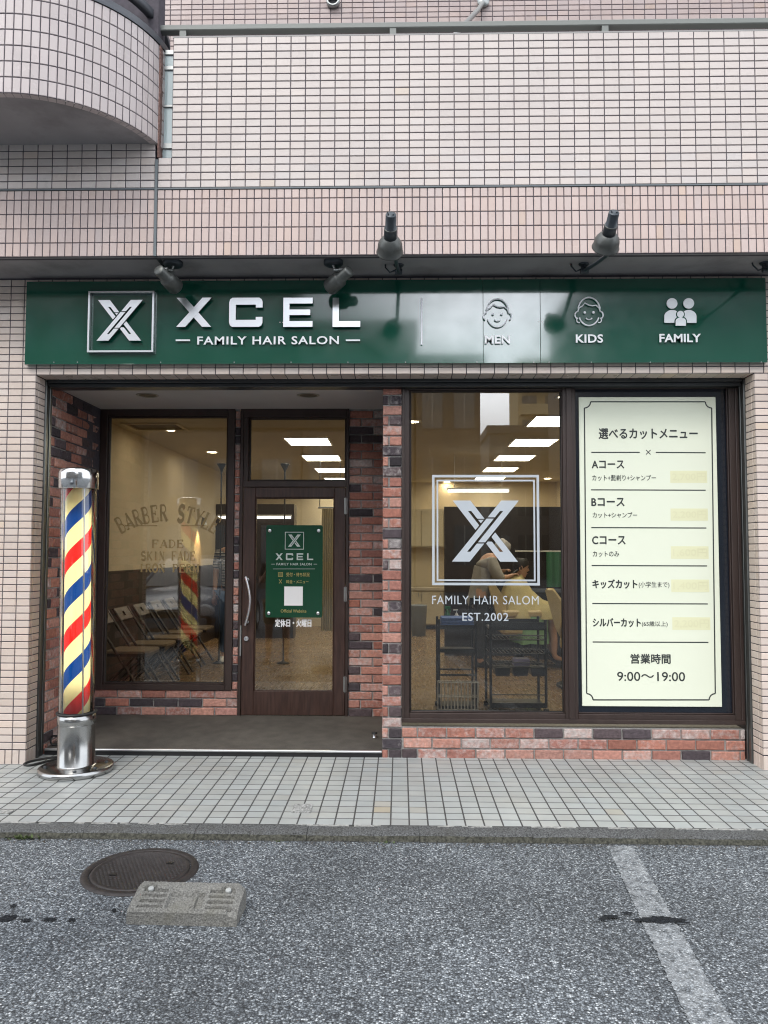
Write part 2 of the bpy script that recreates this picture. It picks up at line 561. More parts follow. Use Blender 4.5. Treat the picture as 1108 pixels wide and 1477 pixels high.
class MB:
    def __init__(s):
        s.v, s.f, s.mi, s.c, s.sm = [], [], [], [], []

    def face(s, pts, mi=0, col=(1, 1, 1, 1), sm=False):
        i = len(s.v)
        s.v.extend([tuple(p) for p in pts])
        s.f.append(tuple(range(i, i + len(pts))))
        s.mi.append(mi)
        s.c.append(col)
        s.sm.append(sm)

    def mesh(s, vs_, fs, mi=0, col=(1, 1, 1, 1), sm=False):
        i = len(s.v)
        s.v.extend([tuple(p) for p in vs_])
        for f in fs:
            s.f.append(tuple(i + k for k in f))
            s.mi.append(mi)
            s.c.append(col)
            s.sm.append(sm)

    def box(s, x0, x1, y0, y1, z0, z1, mi=0, col=(1, 1, 1, 1), T=None):
        x0, x1 = min(x0, x1), max(x0, x1)
        y0, y1 = min(y0, y1), max(y0, y1)
        z0, z1 = min(z0, z1), max(z0, z1)
        p = [Vector(q) for q in ((x0, y0, z0), (x1, y0, z0), (x1, y1, z0), (x0, y1, z0), (x0, y0, z1), (x1, y0, z1), (x1, y1, z1), (x0, y1, z1))]
        if T is not None:
            p = [T @ q for q in p]
        s.mesh(p, [(0, 3, 2, 1), (4, 5, 6, 7), (0, 1, 5, 4), (1, 2, 6, 5), (2, 3, 7, 6), (3, 0, 4, 7)], mi, col)
        return s

    def prism(s, poly, O, u, v, n, h, mi=0, col=(1, 1, 1, 1), side=None):
        """polygon (2d, counter-clockwise seen against n) extruded from O along n by h"""
        O, u, v, n = Vector(O), Vector(u), Vector(v), Vector(n)
        a = [O + u * p[0] + v * p[1] for p in poly]
        b = [p + n * h for p in a]
        k = len(poly)
        s.mesh(a + b, [tuple(range(k - 1, -1, -1)), tuple(range(k, 2 * k))], mi, col)
        s.mesh(a + b, [(i, (i + 1) % k, k + (i + 1) % k, k + i) for i in range(k)], mi if side is None else side, col)
        return s

    def tube(s, path, r, seg=10, mi=0, col=(1, 1, 1, 1), caps=True, sm=True):
        path = [Vector(p) for p in path]
        n = len(path)
        rs = r if isinstance(r, (list, tuple)) else [r] * n
        up = None
        vs_, fs = [], []
        for i, p in enumerate(path):
            d = (path[min(i + 1, n - 1)] - path[max(i - 1, 0)]).normalized()
            if up is None:
                up = Vector((0, 0, 1)) if abs(d.z) < 0.9 else Vector((1, 0, 0))
            a = d.cross(up)
            if a.length < 1e-6:
                a = d.orthogonal()
            a.normalize()
            b = a.cross(d)
            b.normalize()
            up = b
            for k in range(seg):
                t = 2 * math.pi * k / seg
                vs_.append(p + (a * math.cos(t) + b * math.sin(t)) * rs[i])
        for i in range(n - 1):
            for k in range(seg):
                k2 = (k + 1) % seg
                fs.append((i * seg + k, i * seg + k2, (i + 1) * seg + k2, (i + 1) * seg + k))
        s.mesh(vs_, fs, mi, col, sm)
        if caps:
            s.mesh(vs_[:seg], [tuple(range(seg - 1, -1, -1))], mi, col)
            s.mesh(vs_[-seg:], [tuple(range(seg))], mi, col)
        return s

    def lathe(s, prof, seg=32, T=None, mi=0, col=(1, 1, 1, 1), sm=True, a0=0.0, a1=2 * math.pi):
        T = T or Matrix.Identity(4)
        full = abs(a1 - a0 - 2 * math.pi) < 1e-6
        cnt = seg if full else seg + 1
        vs_, fs = [], []
        for r, z in prof:
            for k in range(cnt):
                t = a0 + (a1 - a0) * k / seg
                vs_.append(T @ Vector((r * math.cos(t), r * math.sin(t), z)))
        for i in range(len(prof) - 1):
            for k in range(seg):
                k2 = (k + 1) % cnt
                fs.append((i * cnt + k, i * cnt + k2, (i + 1) * cnt + k2, (i + 1) * cnt + k))
        s.mesh(vs_, fs, mi, col, sm)
        return s

    def build(s, name, mats, parent=None, org=None, bevel=0.0, seg=1, merge=False):
        if not isinstance(mats, (list, tuple)):
            mats = [mats]
        if parent is not None:
            o0 = world_org(parent) if org is None else Vector(org)
        elif org is None:
            lo = [min(p[i] for p in s.v) for i in range(3)]
            hi = [max(p[i] for p in s.v) for i in range(3)]
            o0 = Vector(((lo[0] + hi[0]) / 2, (lo[1] + hi[1]) / 2, lo[2]))
        else:
            o0 = Vector(org)
        me = bpy.data.meshes.new(name)
        me.from_pydata([(p[0] - o0.x, p[1] - o0.y, p[2] - o0.z) for p in s.v], [], s.f)
        for m in mats:
            me.materials.append(m)
        me.polygons.foreach_set('material_index', s.mi)
        me.polygons.foreach_set('use_smooth', s.sm)
        ca = me.color_attributes.new("Col", 'FLOAT_COLOR', 'CORNER')
        buf = []
        for f, c in zip(s.f, s.c):
            c4 = tuple(c) if len(c) == 4 else (*c, 1.0)
            buf.extend(c4 * len(f))
        ca.data.foreach_set('color', buf)
        me.update()
        o = bpy.data.objects.new(name, me)
        COL.objects.link(o)
        if parent is not None:
            o.parent = parent
            o.location = o0 - world_org(parent)
        else:
            o.location = o0
        ORG[o] = o0
        if bevel > 0:
            b = o.modifiers.new("bevel", 'BEVEL')
            b.width = bevel
            b.segments = seg
            b.limit_method = 'ANGLE'
            b.angle_limit = R(40)
        return o


# ------------------------------------------------------------------ writing helpers
def text_mesh(body, extrude=0.0, offset=0.0, spacing=1.0):
    c = bpy.data.curves.new("t", 'FONT')
    c.body = body
    c.extrude = extrude
    c.offset = offset
    c.space_character = spacing
    c.resolution_u = 3
    o = bpy.data.objects.new("t", c)
    COL.objects.link(o)
    bpy.context.view_layer.update()
    dg = bpy.context.evaluated_depsgraph_get()
    me = bpy.data.meshes.new_from_object(o.evaluated_get(dg))
    vs_ = [v.co.copy() for v in me.vertices]
    fs = [tuple(p.vertices) for p in me.polygons]
    bpy.data.objects.remove(o)
    bpy.data.curves.remove(c)
    bpy.data.meshes.remove(me)
    x0 = min(v.x for v in vs_)
    x1 = max(v.x for v in vs_)
    y0 = min(v.y for v in vs_)
    y1 = max(v.y for v in vs_)
    return [Vector(((v.x - x0) / (x1 - x0), (v.y - y0) / (y1 - y0), v.z)) for v in vs_], fs


def put_text(mb, body, px0, py0, px1, py1, Y, depth=0.0, offset=0.0, spacing=1.0, mi=0):
    """lettering filling the rectangle seen between two photo pixels, standing on the plane y = Y"""
    cjk = any(ord(c) > 255 for c in body)
    vs_, fs = text_mesh(body, 0.5 if depth > 0 else 0.0, 0.0 if cjk else offset, spacing)
    a, b = P(px0, py1, Y), P(px1, py0, Y)
    W, H = b.x - a.x, b.z - a.z
    if cjk and offset > 0:        # heavier strokes: the thin glyphs laid over each other, each a hair in front of the last
        e = offset * H * 1.0
        for i, (dx, dz) in enumerate(((-e, 0), (e, 0), (0, -e), (0, e))):
            mb.mesh([(a.x + dx + v.x * W, Y - 0.0002 * (i + 1), a.z + dz + v.y * H) for v in vs_], fs, mi)
    mb.mesh([(a.x + v.x * W, Y - (v.z + 0.5) * depth if depth > 0 else Y, a.z + v.y * H) for v in vs_], fs, mi)


def clip(poly, n, d):
    """keep the side where n . p <= d"""
    out = []
    for i in range(len(poly)):
        a, b = poly[i], poly[(i + 1) % len(poly)]
        fa, fb = n[0] * a[0] + n[1] * a[1] - d, n[0] * b[0] + n[1] * b[1] - d
        if fa <= 0:
            out.append(a)
        if fa * fb < 0:
            t = fa / (fa - fb)
            out.append((a[0] + (b[0] - a[0]) * t, a[1] + (b[1] - a[1]) * t))
    return out


def logo_polys():
    """woven letter X with slotted bars, in a unit box (x right, y up)"""
    y0, y1, wd, g = 265.0, 730.0, 140.0, 13.0
    def B(y):
        return 710 - 0.843 * (y - y0)
    def A(y):
        return 325 + 0.806 * (y - y0)
    def band(fn, ya, yb, oa, ob):
        return [(fn(ya) + oa, ya), (fn(ya) + ob, ya), (fn(yb) + ob, yb), (fn(yb) + oa, yb)]
    ps = []
    h = wd / 2
    ps += [band(B, y0, 345, 0, wd), band(B, 655, y1, 0, wd)]
    ps += [band(B, 345, 393, 0, h - g), band(B, 403, 655, 0, h - g)]
    ps += [band(B, 345, 583, h + g, wd), band(B, 593, 655, h + g, wd)]
    # bar A passes underneath: keep only what lies clear of bar B
    nl = (1.0, 0.843)
    dl = 710 + 0.843 * y0 - 16          # left border of B
    dr = dl + wd + 32
    for q in (band(A, y0, 345, 0, wd), band(A, 345, 600, 0, h - g), band(A, 345, 404, h + g, wd), band(A, 412, 600, h + g, wd)):
        c = clip(q, nl, dl)
        if len(c) > 2:
            ps.append(c)
    for q in (band(A, 655, y1, 0, wd), band(A, 578, 655, 0, h - g), band(A, 480, 655, h + g, wd)):
        c = clip(q, (-nl[0], -nl[1]), -dr)
        if len(c) > 2:
            ps.append(c)
    out = []
    for p in ps:
        q = [((x - 318) / 532.0, 1 - (y - y0) / (y1 - y0)) for x, y in p]
        ar = sum(q[i][0] * q[(i + 1) % len(q)][1] - q[(i + 1) % len(q)][0] * q[i][1] for i in range(len(q)))
        if ar < 0:
            q.reverse()
        out.append(q)
    return out


LOGO = logo_polys()


def put_polys(mb, polys, px0, py0, px1, py1, Y, depth, mi=0, side=None):
    a, b = P(px0, py1, Y), P(px1, py0, Y)
    for q in polys:
        mb.prism(q, a, (b.x - a.x, 0, 0), (0, 0, b.z - a.z), (0, -1, 0), depth, mi, side=side)


def wide_letters():
    """X C E L of the shop sign in the photo's wide bold style, unit boxes"""
    t = 0.20
    xs = [[(0, 0), (0.26, 0), (1, 1), (0.74, 1)], [(0, 1), (0.50 - 0.13, 0.5), (0.5, 0.5 + 0.18), (0.26, 1)], [(0.5, 0.5 - 0.18), (0.74, 0), (1, 0), (0.63, 0.5)]]
    th, tv = 0.20, 0.24
    C = []
    def arc(cx, cy, rx, ry, a0, a1, k=6):
        return [(cx + rx * math.cos(R(a0 + (a1 - a0) * i / k)), cy + ry * math.sin(R(a0 + (a1 - a0) * i / k))) for i in range(k + 1)]
    ro, ri = 0.22, 0.06
    outer = arc(1 - 0.16, 0.84, 0.16, 0.16, 0, 90) + arc(0.16, 1 - ro, 0.16, ro, 90, 180) + arc(0.16, ro, 0.16, ro, 180, 270) + arc(1 - 0.16, 0.16, 0.16, 0.16, 270, 360)
    inner = [(1, 0.32), (1 - th, 0.32), (1 - th, tv)] + [(th + ri, tv)] + arc(th + ri, tv + ri, ri, ri, 270, 180, 4) + arc(th + ri, 1 - tv - ri, ri, ri, 180, 90, 4) + [(1 - th, 1 - tv), (1 - th, 0.68), (1, 0.68)]
    # build C as a strip of quads so the shape stays clean
    C = [[(0.0, 0.16), (th, 0.16), (th, 0.84), (0.0, 0.84)],
         [(0.0, 0.84), (th, 0.84), (th, 1 - tv + 0.02), (th, 1), (0.10, 1), (0.03, 0.95)],
         [(th, 1 - tv), (1 - th, 1 - tv), (1 - th, 1), (th, 1)],
         [(1 - th, 1 - tv), (1 - th, 0.66), (1, 0.66), (1, 0.86), (0.97, 0.95), (0.90, 1), (1 - th, 1)],
         [(0.0, 0.16), (0.03, 0.05), (0.10, 0), (th, 0), (th, tv), (th, 0.16)],
         [(th, 0), (1 - th, 0), (1 - th, tv), (th, tv)],
         [(1 - th, 0), (0.90, 0), (0.97, 0.05), (1, 0.14), (1, 0.34), (1 - th, 0.34), (1 - th, tv)]]
    E_ = [[(0, 0), (0.21, 0), (0.21, 1), (0, 1)], [(0.21, 0), (1, 0), (1, 0.20), (0.21, 0.20)], [(0.21, 0.405), (0.92, 0.405), (0.92, 0.595), (0.21, 0.595)], [(0.21, 0.80), (1, 0.80), (1, 1), (0.21, 1)]]
    L_ = [[(0, 0), (0.23, 0), (0.23, 1), (0, 1)], [(0.23, 0), (1, 0), (1, 0.20), (0.23, 0.20)]]
    return xs, C, E_, L_


XCEL = wide_letters()

# stroke letters with slab serifs for the old-style window lettering
def _arc(cx, cy, rx, ry, a0, a1, k=8):
    return [(cx + rx * math.cos(R(a0 + (a1 - a0) * i / k)), cy + ry * math.sin(R(a0 + (a1 - a0) * i / k))) for i in range(k + 1)]


SER = {   # (strokes: (points, thick)), serifs at points
    'B': ([([(.18, 0), (.18, 1)], 1), ([(.18, 1), (.5, 1)] + _arc(.5, .76, .26, .24, 90, -90) + [(.18, .52)], 0), ([(.5, .52)] + _arc(.52, .26, .30, .26, 90, -90) + [(.18, 0)], 0)], []),
    'A': ([([(.08, 0), (.48, 1)], 0), ([(.48, 1), (.88, 0)], 1), ([(.22, .33), (.74, .33)], 0)], [(.08, 0), (.88, 0)]),
    'R': ([([(.18, 0), (.18, 1)], 1), ([(.18, 1), (.5, 1)] + _arc(.5, .75, .27, .25, 90, -90) + [(.18, .5)], 0), ([(.5, .5), (.88, 0)], 1)], [(.18, 0), (.9, 0)]),
    'E': ([([(.18, 0), (.18, 1)], 1), ([(.05, 1), (.82, 1), (.82, .8)], 0), ([(.18, .52), (.6, .52), (.6, .62), (.6, .42)], 0), ([(.05, 0), (.85, 0), (.85, .22)], 0)], []),
    'F': ([([(.18, 0), (.18, 1)], 1), ([(.05, 1), (.82, 1), (.82, .8)], 0), ([(.18, .52), (.6, .52), (.6, .62), (.6, .42)], 0)], [(.18, 0)]),
    'S': ([(_arc(.48, .75, .32, .25, 20, 270) + _arc(.48, .25, .34, .25, 90, -160), 1)], []),
    'T': ([([(.48, 0), (.48, 1)], 1), ([(.06, .78), (.06, 1), (.90, 1), (.90, .78)], 0)], [(.48, 0)]),
    'Y': ([([(.06, 1), (.48, .48)], 1), ([(.90, 1), (.48, .48)], 0), ([(.48, .48), (.48, 0)], 1)], [(.48, 0), (.06, 1), (.9, 1)]),
    'L': ([([(.22, 0), (.22, 1)], 1), ([(.05, 0), (.85, 0), (.85, .24)], 0)], [(.22, 1)]),
    'D': ([([(.18, 0), (.18, 1)], 1), ([(.05, 1), (.4, 1)] + _arc(.42, .5, .42, .5, 90, -90) + [(.05, 0)], 0)], []),
    'K': ([([(.18, 0), (.18, 1)], 1), ([(.85, 1), (.2, .42)], 0), ([(.38, .58), (.88, 0)], 1)], [(.18, 0), (.18, 1), (.88, 0), (.85, 1)]),
    'I': ([([(.48, 0), (.48, 1)], 1)], [(.48, 0), (.48, 1)]),
    'N': ([([(.16, 0), (.16, 1)], 0), ([(.16, 1), (.82, 0)], 1), ([(.82, 0), (.82, 1)], 0)], [(.16, 0), (.82, 1), (.12, 1)]),
    'P': ([([(.18, 0), (.18, 1)], 1), ([(.05, 1), (.5, 1)] + _arc(.5, .74, .30, .26, 90, -90) + [(.18, .48)], 0)], [(.18, 0)]),
    'M': ([([(.1, 0), (.14, 1)], 0), ([(.14, 1), (.48, .1)], 1), ([(.48, .1), (.84, 1)], 0), ([(.84, 1), (.88, 0)], 1)], [(.1, 0), (.88, 0), (.1, 1), (.88, 1)]),
    'O': ([(_arc(.48, .5, .40, .5, 0, 360, 16), 1)], []),
}


def serif_letter(ch):
    """quads (2d) of one letter in a unit box"""
    qs = []
    st, se = SER[ch]
    for pts, thick in st:
        wd = 0.135 if thick else 0.055
        for a, b in zip(pts[:-1], pts[1:]):
            d = Vector((b[0] - a[0], b[1] - a[1]))
            if d.length < 1e-5:
                continue
            d.normalize()
            n = Vector((-d.y, d.x)) * wd
            e = d * 0.03
            qs.append([(a[0] - e.x - n.x, a[1] - e.y - n.y), (b[0] + e.x - n.x, b[1] + e.y - n.y), (b[0] + e.x + n.x, b[1] + e.y + n.y), (a[0] - e.x + n.x, a[1] - e.y + n.y)])
    if ch in 'BRED' and (.18, 0) not in se:
        se = se + [(.18, 0), (.18, 1)]
    for x, y in se:
        y0 = y if y < 0.5 else y - 0.07
        qs.append([(x - .17, y0), (x + .17, y0), (x + .17, y0 + 0.07), (x - .17, y0 + 0.07)])
    return qs


# ------------------------------------------------------------------ tile and brick surfaces
def vary(c, s, warm=0.0):
    k = 1 + random.gauss(0, s)
    h = random.gauss(0, warm)
    return (max(0, c[0] * k * (1 + h)), max(0, c[1] * k), max(0, c[2] * k * (1 - h)), 1)


def tile_one(mb, O, u, v, n, a0, a1, b0, b1, col, th=0.008, bev=0.0025, mi=0, tilt=0.0):
    O, u, v, n = Vector(O), Vector(u), Vector(v), Vector(n)
    def q(a, b, h):
        return O + u * a + v * b + n * h
    t0, t1 = random.gauss(0, tilt), random.gauss(0, tilt)
    base = [q(a0, b0, 0), q(a1, b0, 0), q(a1, b1, 0), q(a0, b1, 0)]
    mid = [q(a0, b0, th - bev), q(a1, b0, th - bev), q(a1, b1, th - bev), q(a0, b1, th - bev)]
    top = [q(a0 + bev, b0 + bev, th - t0 - t1), q(a1 - bev, b0 + bev, th + t0 - t1), q(a1 - bev, b1 - bev, th + t0 + t1), q(a0 + bev, b1 - bev, th - t0 + t1)]
    vs_ = base + mid + top
    fs = [(8, 9, 10, 11)]
    for i in range(4):
        j = (i + 1) % 4
        fs.append((i, j, 4 + j, 4 + i))
        fs.append((4 + i, 4 + j, 8 + j, 8 + i))
    mb.mesh(vs_, fs, mi, col)


def tiles(mb, O, u, v, n, W, H, pu, pv, col, joint=0.006, s=0.035, u0=0.0, v0=0.0, skip=None, backing=True, odd=0.006, tilt=0.0002, warm=0.012):
    """tiled rectangle W x H; the grout sheet lies on the plane, the tiles stand 8 mm proud"""
    O, u, v, n = Vector(O), Vector(u), Vector(v), Vector(n)
    if backing:
        mb.face([O + n * 0.004, O + u * W + n * 0.004, O + u * W + v * H + n * 0.004, O + v * H + n * 0.004], 1)
    a = u0
    cols = []
    while a < W - 0.004:
        cols.append((max(a, 0), min(a + pu, W)))
        a += pu
    b = v0
    rows = []
    while b < H - 0.004:
        rows.append((max(b, 0), min(b + pv, H)))
        b += pv
    j = joint / 2
    for (b0, b1) in rows:
        if b1 - b0 < joint * 1.8:
            continue
        for (a0, a1) in cols:
            if a1 - a0 < joint * 1.8:
                continue
            if skip and skip(a0, a1, b0, b1):
                continue
            c = vary(col, s, warm)
            if random.random() < odd:
                c = vary((col[0] * 1.03, col[1] * 0.99, col[2] * 0.91), s)
            tile_one(mb, O, u, v, n, a0 + j, a1 - j, b0 + j, b1 - j, c, tilt=tilt)


BR_RED = [(0.42, 0.205, 0.158), (0.37, 0.165, 0.125), (0.46, 0.245, 0.195), (0.33, 0.15, 0.118), (0.43, 0.215, 0.17)]
BR_DARK = [(0.075, 0.060, 0.066), (0.095, 0.072, 0.076), (0.06, 0.05, 0.055)]


def bricks(mb, O, u, v, n, W, H, pu=0.2115, pv=0.0762, u0=0.0, v0=0.0, off=0, thick=0.016, pdark=0.2, wash=1.0, joint=0.011):
    O, u, v, n = Vector(O), Vector(u), Vector(v), Vector(n)
    mb.face([O + n * 0.003, O + u * W + n * 0.003, O + u * W + v * H + n * 0.003, O + v * H + n * 0.003], 1)
    r = 0
    b = v0
    j = joint / 2
    while b < H - 0.01:
        a = u0 - (pu / 2 if (r + off) % 2 else 0) - pu
        while a < W - 0.005:
            a0, a1, b0, b1 = max(a + j, 0.002), min(a + pu - j, W - 0.002), max(b + j, 0.002), min(b + pv - j, H - 0.002)
            a += pu
            if a1 - a0 < 0.02 or b1 - b0 < 0.015:
                continue
            x = random.random()
            if x < pdark:
                c = vary(random.choice(BR_DARK), 0.12)
                wa = random.uniform(0.0, 0.42)
            elif x < pdark + 0.20 * wash:
                c = vary(random.choice(BR_RED), 0.1)
                wa = random.uniform(0.48, 0.78)
            else:
                c = vary(random.choice(BR_RED), 0.1, 0.03)
                wa = random.uniform(0.2, 0.6)
            brick_one(mb, O, u, v, n, a0, a1, b0, b1, (c[0], c[1], c[2], wa), thick)
        b += pv
        r += 1


def brick_one(mb, O, u, v, n, a0, a1, b0, b1, col, th):
    nx = max(2, int((a1 - a0) / 0.035) + 1)
    ny = 3
    bv = 0.005
    xs = [a0] + [a0 + bv + (a1 - a0 - 2 * bv) * i / (nx - 1) for i in range(nx)] + [a1]
    ys = [b0] + [b0 + bv + (b1 - b0 - 2 * bv) * i / (ny - 1) for i in range(ny)] + [b1]
    base = th + random.uniform(-0.003, 0.003)
    vs_, fs = [], []
    NX, NY = len(xs), len(ys)
    for iy, y in enumerate(ys):
        for ix, x in enumerate(xs):
            edge = ix in (0, NX - 1) or iy in (0, NY - 1)
            dx = random.uniform(-.0016, .0016)
            dy = random.uniform(-.0016, .0016)
            h = base - 0.005 + random.uniform(-.002, .001) if edge else base + random.uniform(-.0014, .0014)
            vs_.append(O + u * (x + dx) + v * (y + dy) + n * h)
    for iy in range(NY - 1):
        for ix in range(NX - 1):
            i = iy * NX + ix
            fs.append((i, i + 1, i + NX + 1, i + NX))
    k = len(vs_)
    ring = [ix for ix in range(NX)] + [iy * NX + NX - 1 for iy in range(1, NY)] + [(NY - 1) * NX + ix for ix in range(NX - 2, -1, -1)] + [iy * NX for iy in range(NY - 2, 0, -1)]
    for i in ring:
        p = vs_[i]
        d = (p - O).dot(n)
        vs_.append(p - n * (d - 0.001))
    m = len(ring)
    for i in range(m):
        j = (i + 1) % m
        fs.append((k + i, k + j, ring[j], ring[i]))
    mb.mesh(vs_, fs, 0, col)


UX, UY, UZ = Vector((1, 0, 0)), Vector((0, 1, 0)), Vector((0, 0, 1))
T_PIER = (0.64, 0.54, 0.475)
T_BAND = (0.54, 0.43, 0.392)
T_PANEL = (0.575, 0.512, 0.478)
T_ROUND = (0.50, 0.44, 0.43)
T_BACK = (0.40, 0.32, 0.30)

# ================================================================== SETTING: road, kerb, pavement
YK0, YK1 = -1.125, -1.235          # kerb back and front edge
ZR = -0.055                        # road level
rb = MB()
rb.face([(-300, -400, ZR), (300, -400, ZR), (300, YK1, ZR), (-300, YK1, ZR)])
rb.face([(-300, YK1, ZR - 0.02), (300, YK1, ZR - 0.02), (300, 400, ZR - 0.02), (-300, 400, ZR - 0.02)])
road = tag(rb.build("road", M['asphalt'], org=(0, 0, 0)), kind='structure')

kb = MB()
xx = -12.6
pitch = 0.605
while xx < 12:
    g = 0.0012
    dz = random.uniform(-0.0015, 0.0015)
    x0, x1 = xx + g, xx + pitch - g
    prof = [(YK0, ZR - 0.1), (YK1 + 0.002, ZR - 0.1), (YK1 - 0.006, ZR + 0.004), (YK1 + 0.008, -0.026 + dz), (YK1 + 0.024, -0.014 + dz), (YK0, -0.008 + dz)]
    n = 12
    rows = []
    for i in range(n + 1):
        x = x0 + (x1 - x0) * i / n
        rows.append([(x, y + random.uniform(-.0025, .0025), z + random.uniform(-.002, .002)) for y, z in prof])
    vs_ = [p for r_ in rows for p in r_]
    K = len(prof)
    fs = []
    for i in range(n):
        for k in range(K - 1):
            q_ = (i * K + k, i * K + k + 1, (i + 1) * K + k + 1, (i + 1) * K + k)
            if k == 2:
                kb.mesh([vs_[m_] for m_ in q_], [(0, 1, 2, 3)], 1)
            else:
                fs.append(q_)
    fs.append(tuple(range(K - 1, -1, -1)))
    fs.append(tuple(range(n * K, n * K + K)))
    kb.mesh(vs_, fs)
    xx += pitch
kerb = tag(kb.build("kerb", [M['kerb'], mat("mossy_kerb_face", (0.055, 0.054, 0.042), 0.95, noise=0.7, nscale=70, bump=0.9, bscale=110)], org=(0, YK1, ZR)), kind='structure')

pv = MB()
PAVE_C = (0.335, 0.350, 0.342)
pv.face([(-12, YK0, -0.0077), (12, YK0, -0.0077), (12, 0.4, 0.0043), (-12, 0.4, 0.0043)], 1)
px0 = X(577, 0) - 0.05
RUSTY = [(G(564, 1168, -.006), .75), (G(590, 1170, -.006), .25), (G(564, 1157, -.008), .25), (G(890, 1172, -.006), .4), (G(430, 1100, 0), .2)]
PU, PV = 0.1035, 0.1005
ux = Vector((1, 0, 0))
uy = Vector((0, 1, 0.0078)).normalized()
Op = Vector((px0 - 62 * PU, YK0 + 0.004, -0.0165))
for i in range(124):
    for k in range(14):
        c = vary(PAVE_C, 0.035, 0.01)
        for q, wr in RUSTY:
            if abs(Op.x + (i + .5) * PU - q.x) < PU * .5 and abs(Op.y + (k + .5) * PV - q.y) < PV * .5:
                c = (c[0] * (1 + .1 * wr), c[1] * (1 - .12 * wr), c[2] * (1 - .38 * wr), 1)
        tile_one(pv, Op, ux, uy, uy.cross(ux) * -1, i * PU + .0045, (i + 1) * PU - .0045, k * PV + .0060, (k + 1) * PV - .0060, c, th=0.010, bev=0.0005, tilt=0.00012)
pavement = tag(pv.build("pavement", [M['pave'], M['pave_grout']], org=(0, YK0, -0.02)), kind='structure')

# broken cement line between the tiles and the kerb
cl = MB()
xx = -4.2
while xx < 4.4:
    l_ = random.uniform(.05, .30)
    if random.random() < .72:
        n_ = max(2, int(l_ / .03))
        for i in range(n_):
            x0, x1 = xx + l_ * i / n_, xx + l_ * (i + 1) / n_
            y_ = YK0 - .006 + random.uniform(-.005, .003)
            cl.box(x0, x1 - .0005, y_ - .004, YK0 + .006, -.012, -.0062 + random.uniform(-.002, .0012))
    xx += l_ + random.uniform(0, .04)
tag(cl.build("cement_edge", mat("pale_cement", (.30, .30, .285), .95, noise=.4, nscale=60), org=(0, YK0, 0)), kind='structure')

ln = MB()
a, b, c, d = G(876, 1221, ZR), G(913, 1221, ZR), G(1075, 1500, ZR), G(1000, 1500, ZR)
dr = ((c + d) - (a + b)).normalized()
c2, d2 = c + dr * 3, d + dr * 3
n = 420
ea = [a.lerp(d2, i / n) + UZ * .004 + UX * random.gauss(0, .0035) for i in range(n + 1)]
eb = [b.lerp(c2, i / n) + UZ * .004 + UX * random.gauss(0, .0035) for i in range(n + 1)]
for i in range(n):
    ln.face([ea[i], ea[i + 1], eb[i + 1], eb[i]])
tag(ln.build("road_marking", M['road_paint'], org=(0, 0, 0)), kind='structure')


def blob(mb, c, rx, ry, z, k=18, jag=0.45):
    pts = []
    for i in range(k):
        t = 2 * math.pi * i / k
        r = 1 + random.uniform(-jag, jag)
        pts.append((c.x + rx * r * math.cos(t), c.y + ry * r * math.sin(t), z))
    cc = (c.x, c.y, z)
    for i in range(k):
        mb.face([cc, pts[i], pts[(i + 1) % k]])


tb = MB()
for kz, (px, py, rx, ry) in enumerate(((10, 1326, .035, .03), (38, 1329, .02, .016), (72, 1328, .03, .014), (104, 1329, .018, .012), (164, 1315, .012, .012), (20, 1309, .016, .014),
                         (955, 1329, .085, .03), (930, 1330, .05, .016), (880, 1325, .035, .014), (905, 1320, .03, .01), (985, 1334, .04, .008), (870, 1329, .02, .012))):
    blob(tb, G(px, py, ZR), rx, ry, ZR + 0.0062 + .0004 * kz, k=26, jag=0.32)
tag(tb.build("tar_stain", M['tar'], parent=road), label=None)

# ================================================================== THE BUILDING
bld = thing("apartment_building", "pink tiled apartment building with the hair salon on its ground floor", "building", (0, 0, 0))
xL, xR = P(52.2, 540, 0).x, P(1088, 550, 0).x
ZL = 2.765                       # underside of the lintel
ZS = 3.477                       # soffit
RD = 0.15                        # depth of the reveal
XF = 6.5                         # the facade goes on past the frame
prow = (ZL - 0.10) / 53
for side in (-1, 1):
    mb = MB()
    if side < 0:
        x0, x1 = -XF, xL
        tiles(mb, (x1, 0.008, 0.10), -UX, UZ, -UY, x1 - x0, ZL - 0.10, 0.1, prow, T_PIER)
        tiles(mb, (x1, 0.008, -0.02), -UX, UZ, -UY, x1 - x0, 0.118, 0.05, 0.12, T_PIER)
        O, u, n = Vector((x1 - 0.008, 0.0, 0)), UY, UX
    else:
        x0, x1 = xR, XF
        tiles(mb, (x0, 0.008, 0.10), UX, UZ, -UY, x1 - x0, ZL - 0.10, 0.1, prow, T_PIER)
        tiles(mb, (x0, 0.008, -0.02), UX, UZ, -UY, x1 - x0, 0.118, 0.05, 0.12, T_PIER)
        O, u, n = Vector((x0 + 0.008, 0.0, 0)), UY, -UX
    # reveal: a narrow corner tile, then a full one
    tiles(mb, O + UZ * 0.10, u, UZ, n, 0.048, ZL - 0.10, 0.048, prow, T_PIER)
    tiles(mb, O + UZ * 0.10 + u * 0.048, u, UZ, n, RD - 0.048, ZL - 0.10, 0.104, prow, T_PIER)
    tiles(mb, O + UZ * -0.02, u, UZ, n, RD, 0.118, 0.05, 0.12, T_PIER)
    # body of the pier behind the tiles
    if side < 0:
        mb.box(x0, x1 - 0.008, 0.0085, 1.3, -0.05, ZL, 1)
    else:
        mb.box(x0 + 0.008, x1, 0.0085, 1.3, -0.05, ZL, 1)
    mb.build("tile_pier", [M['tile'], M['grout']], bld)

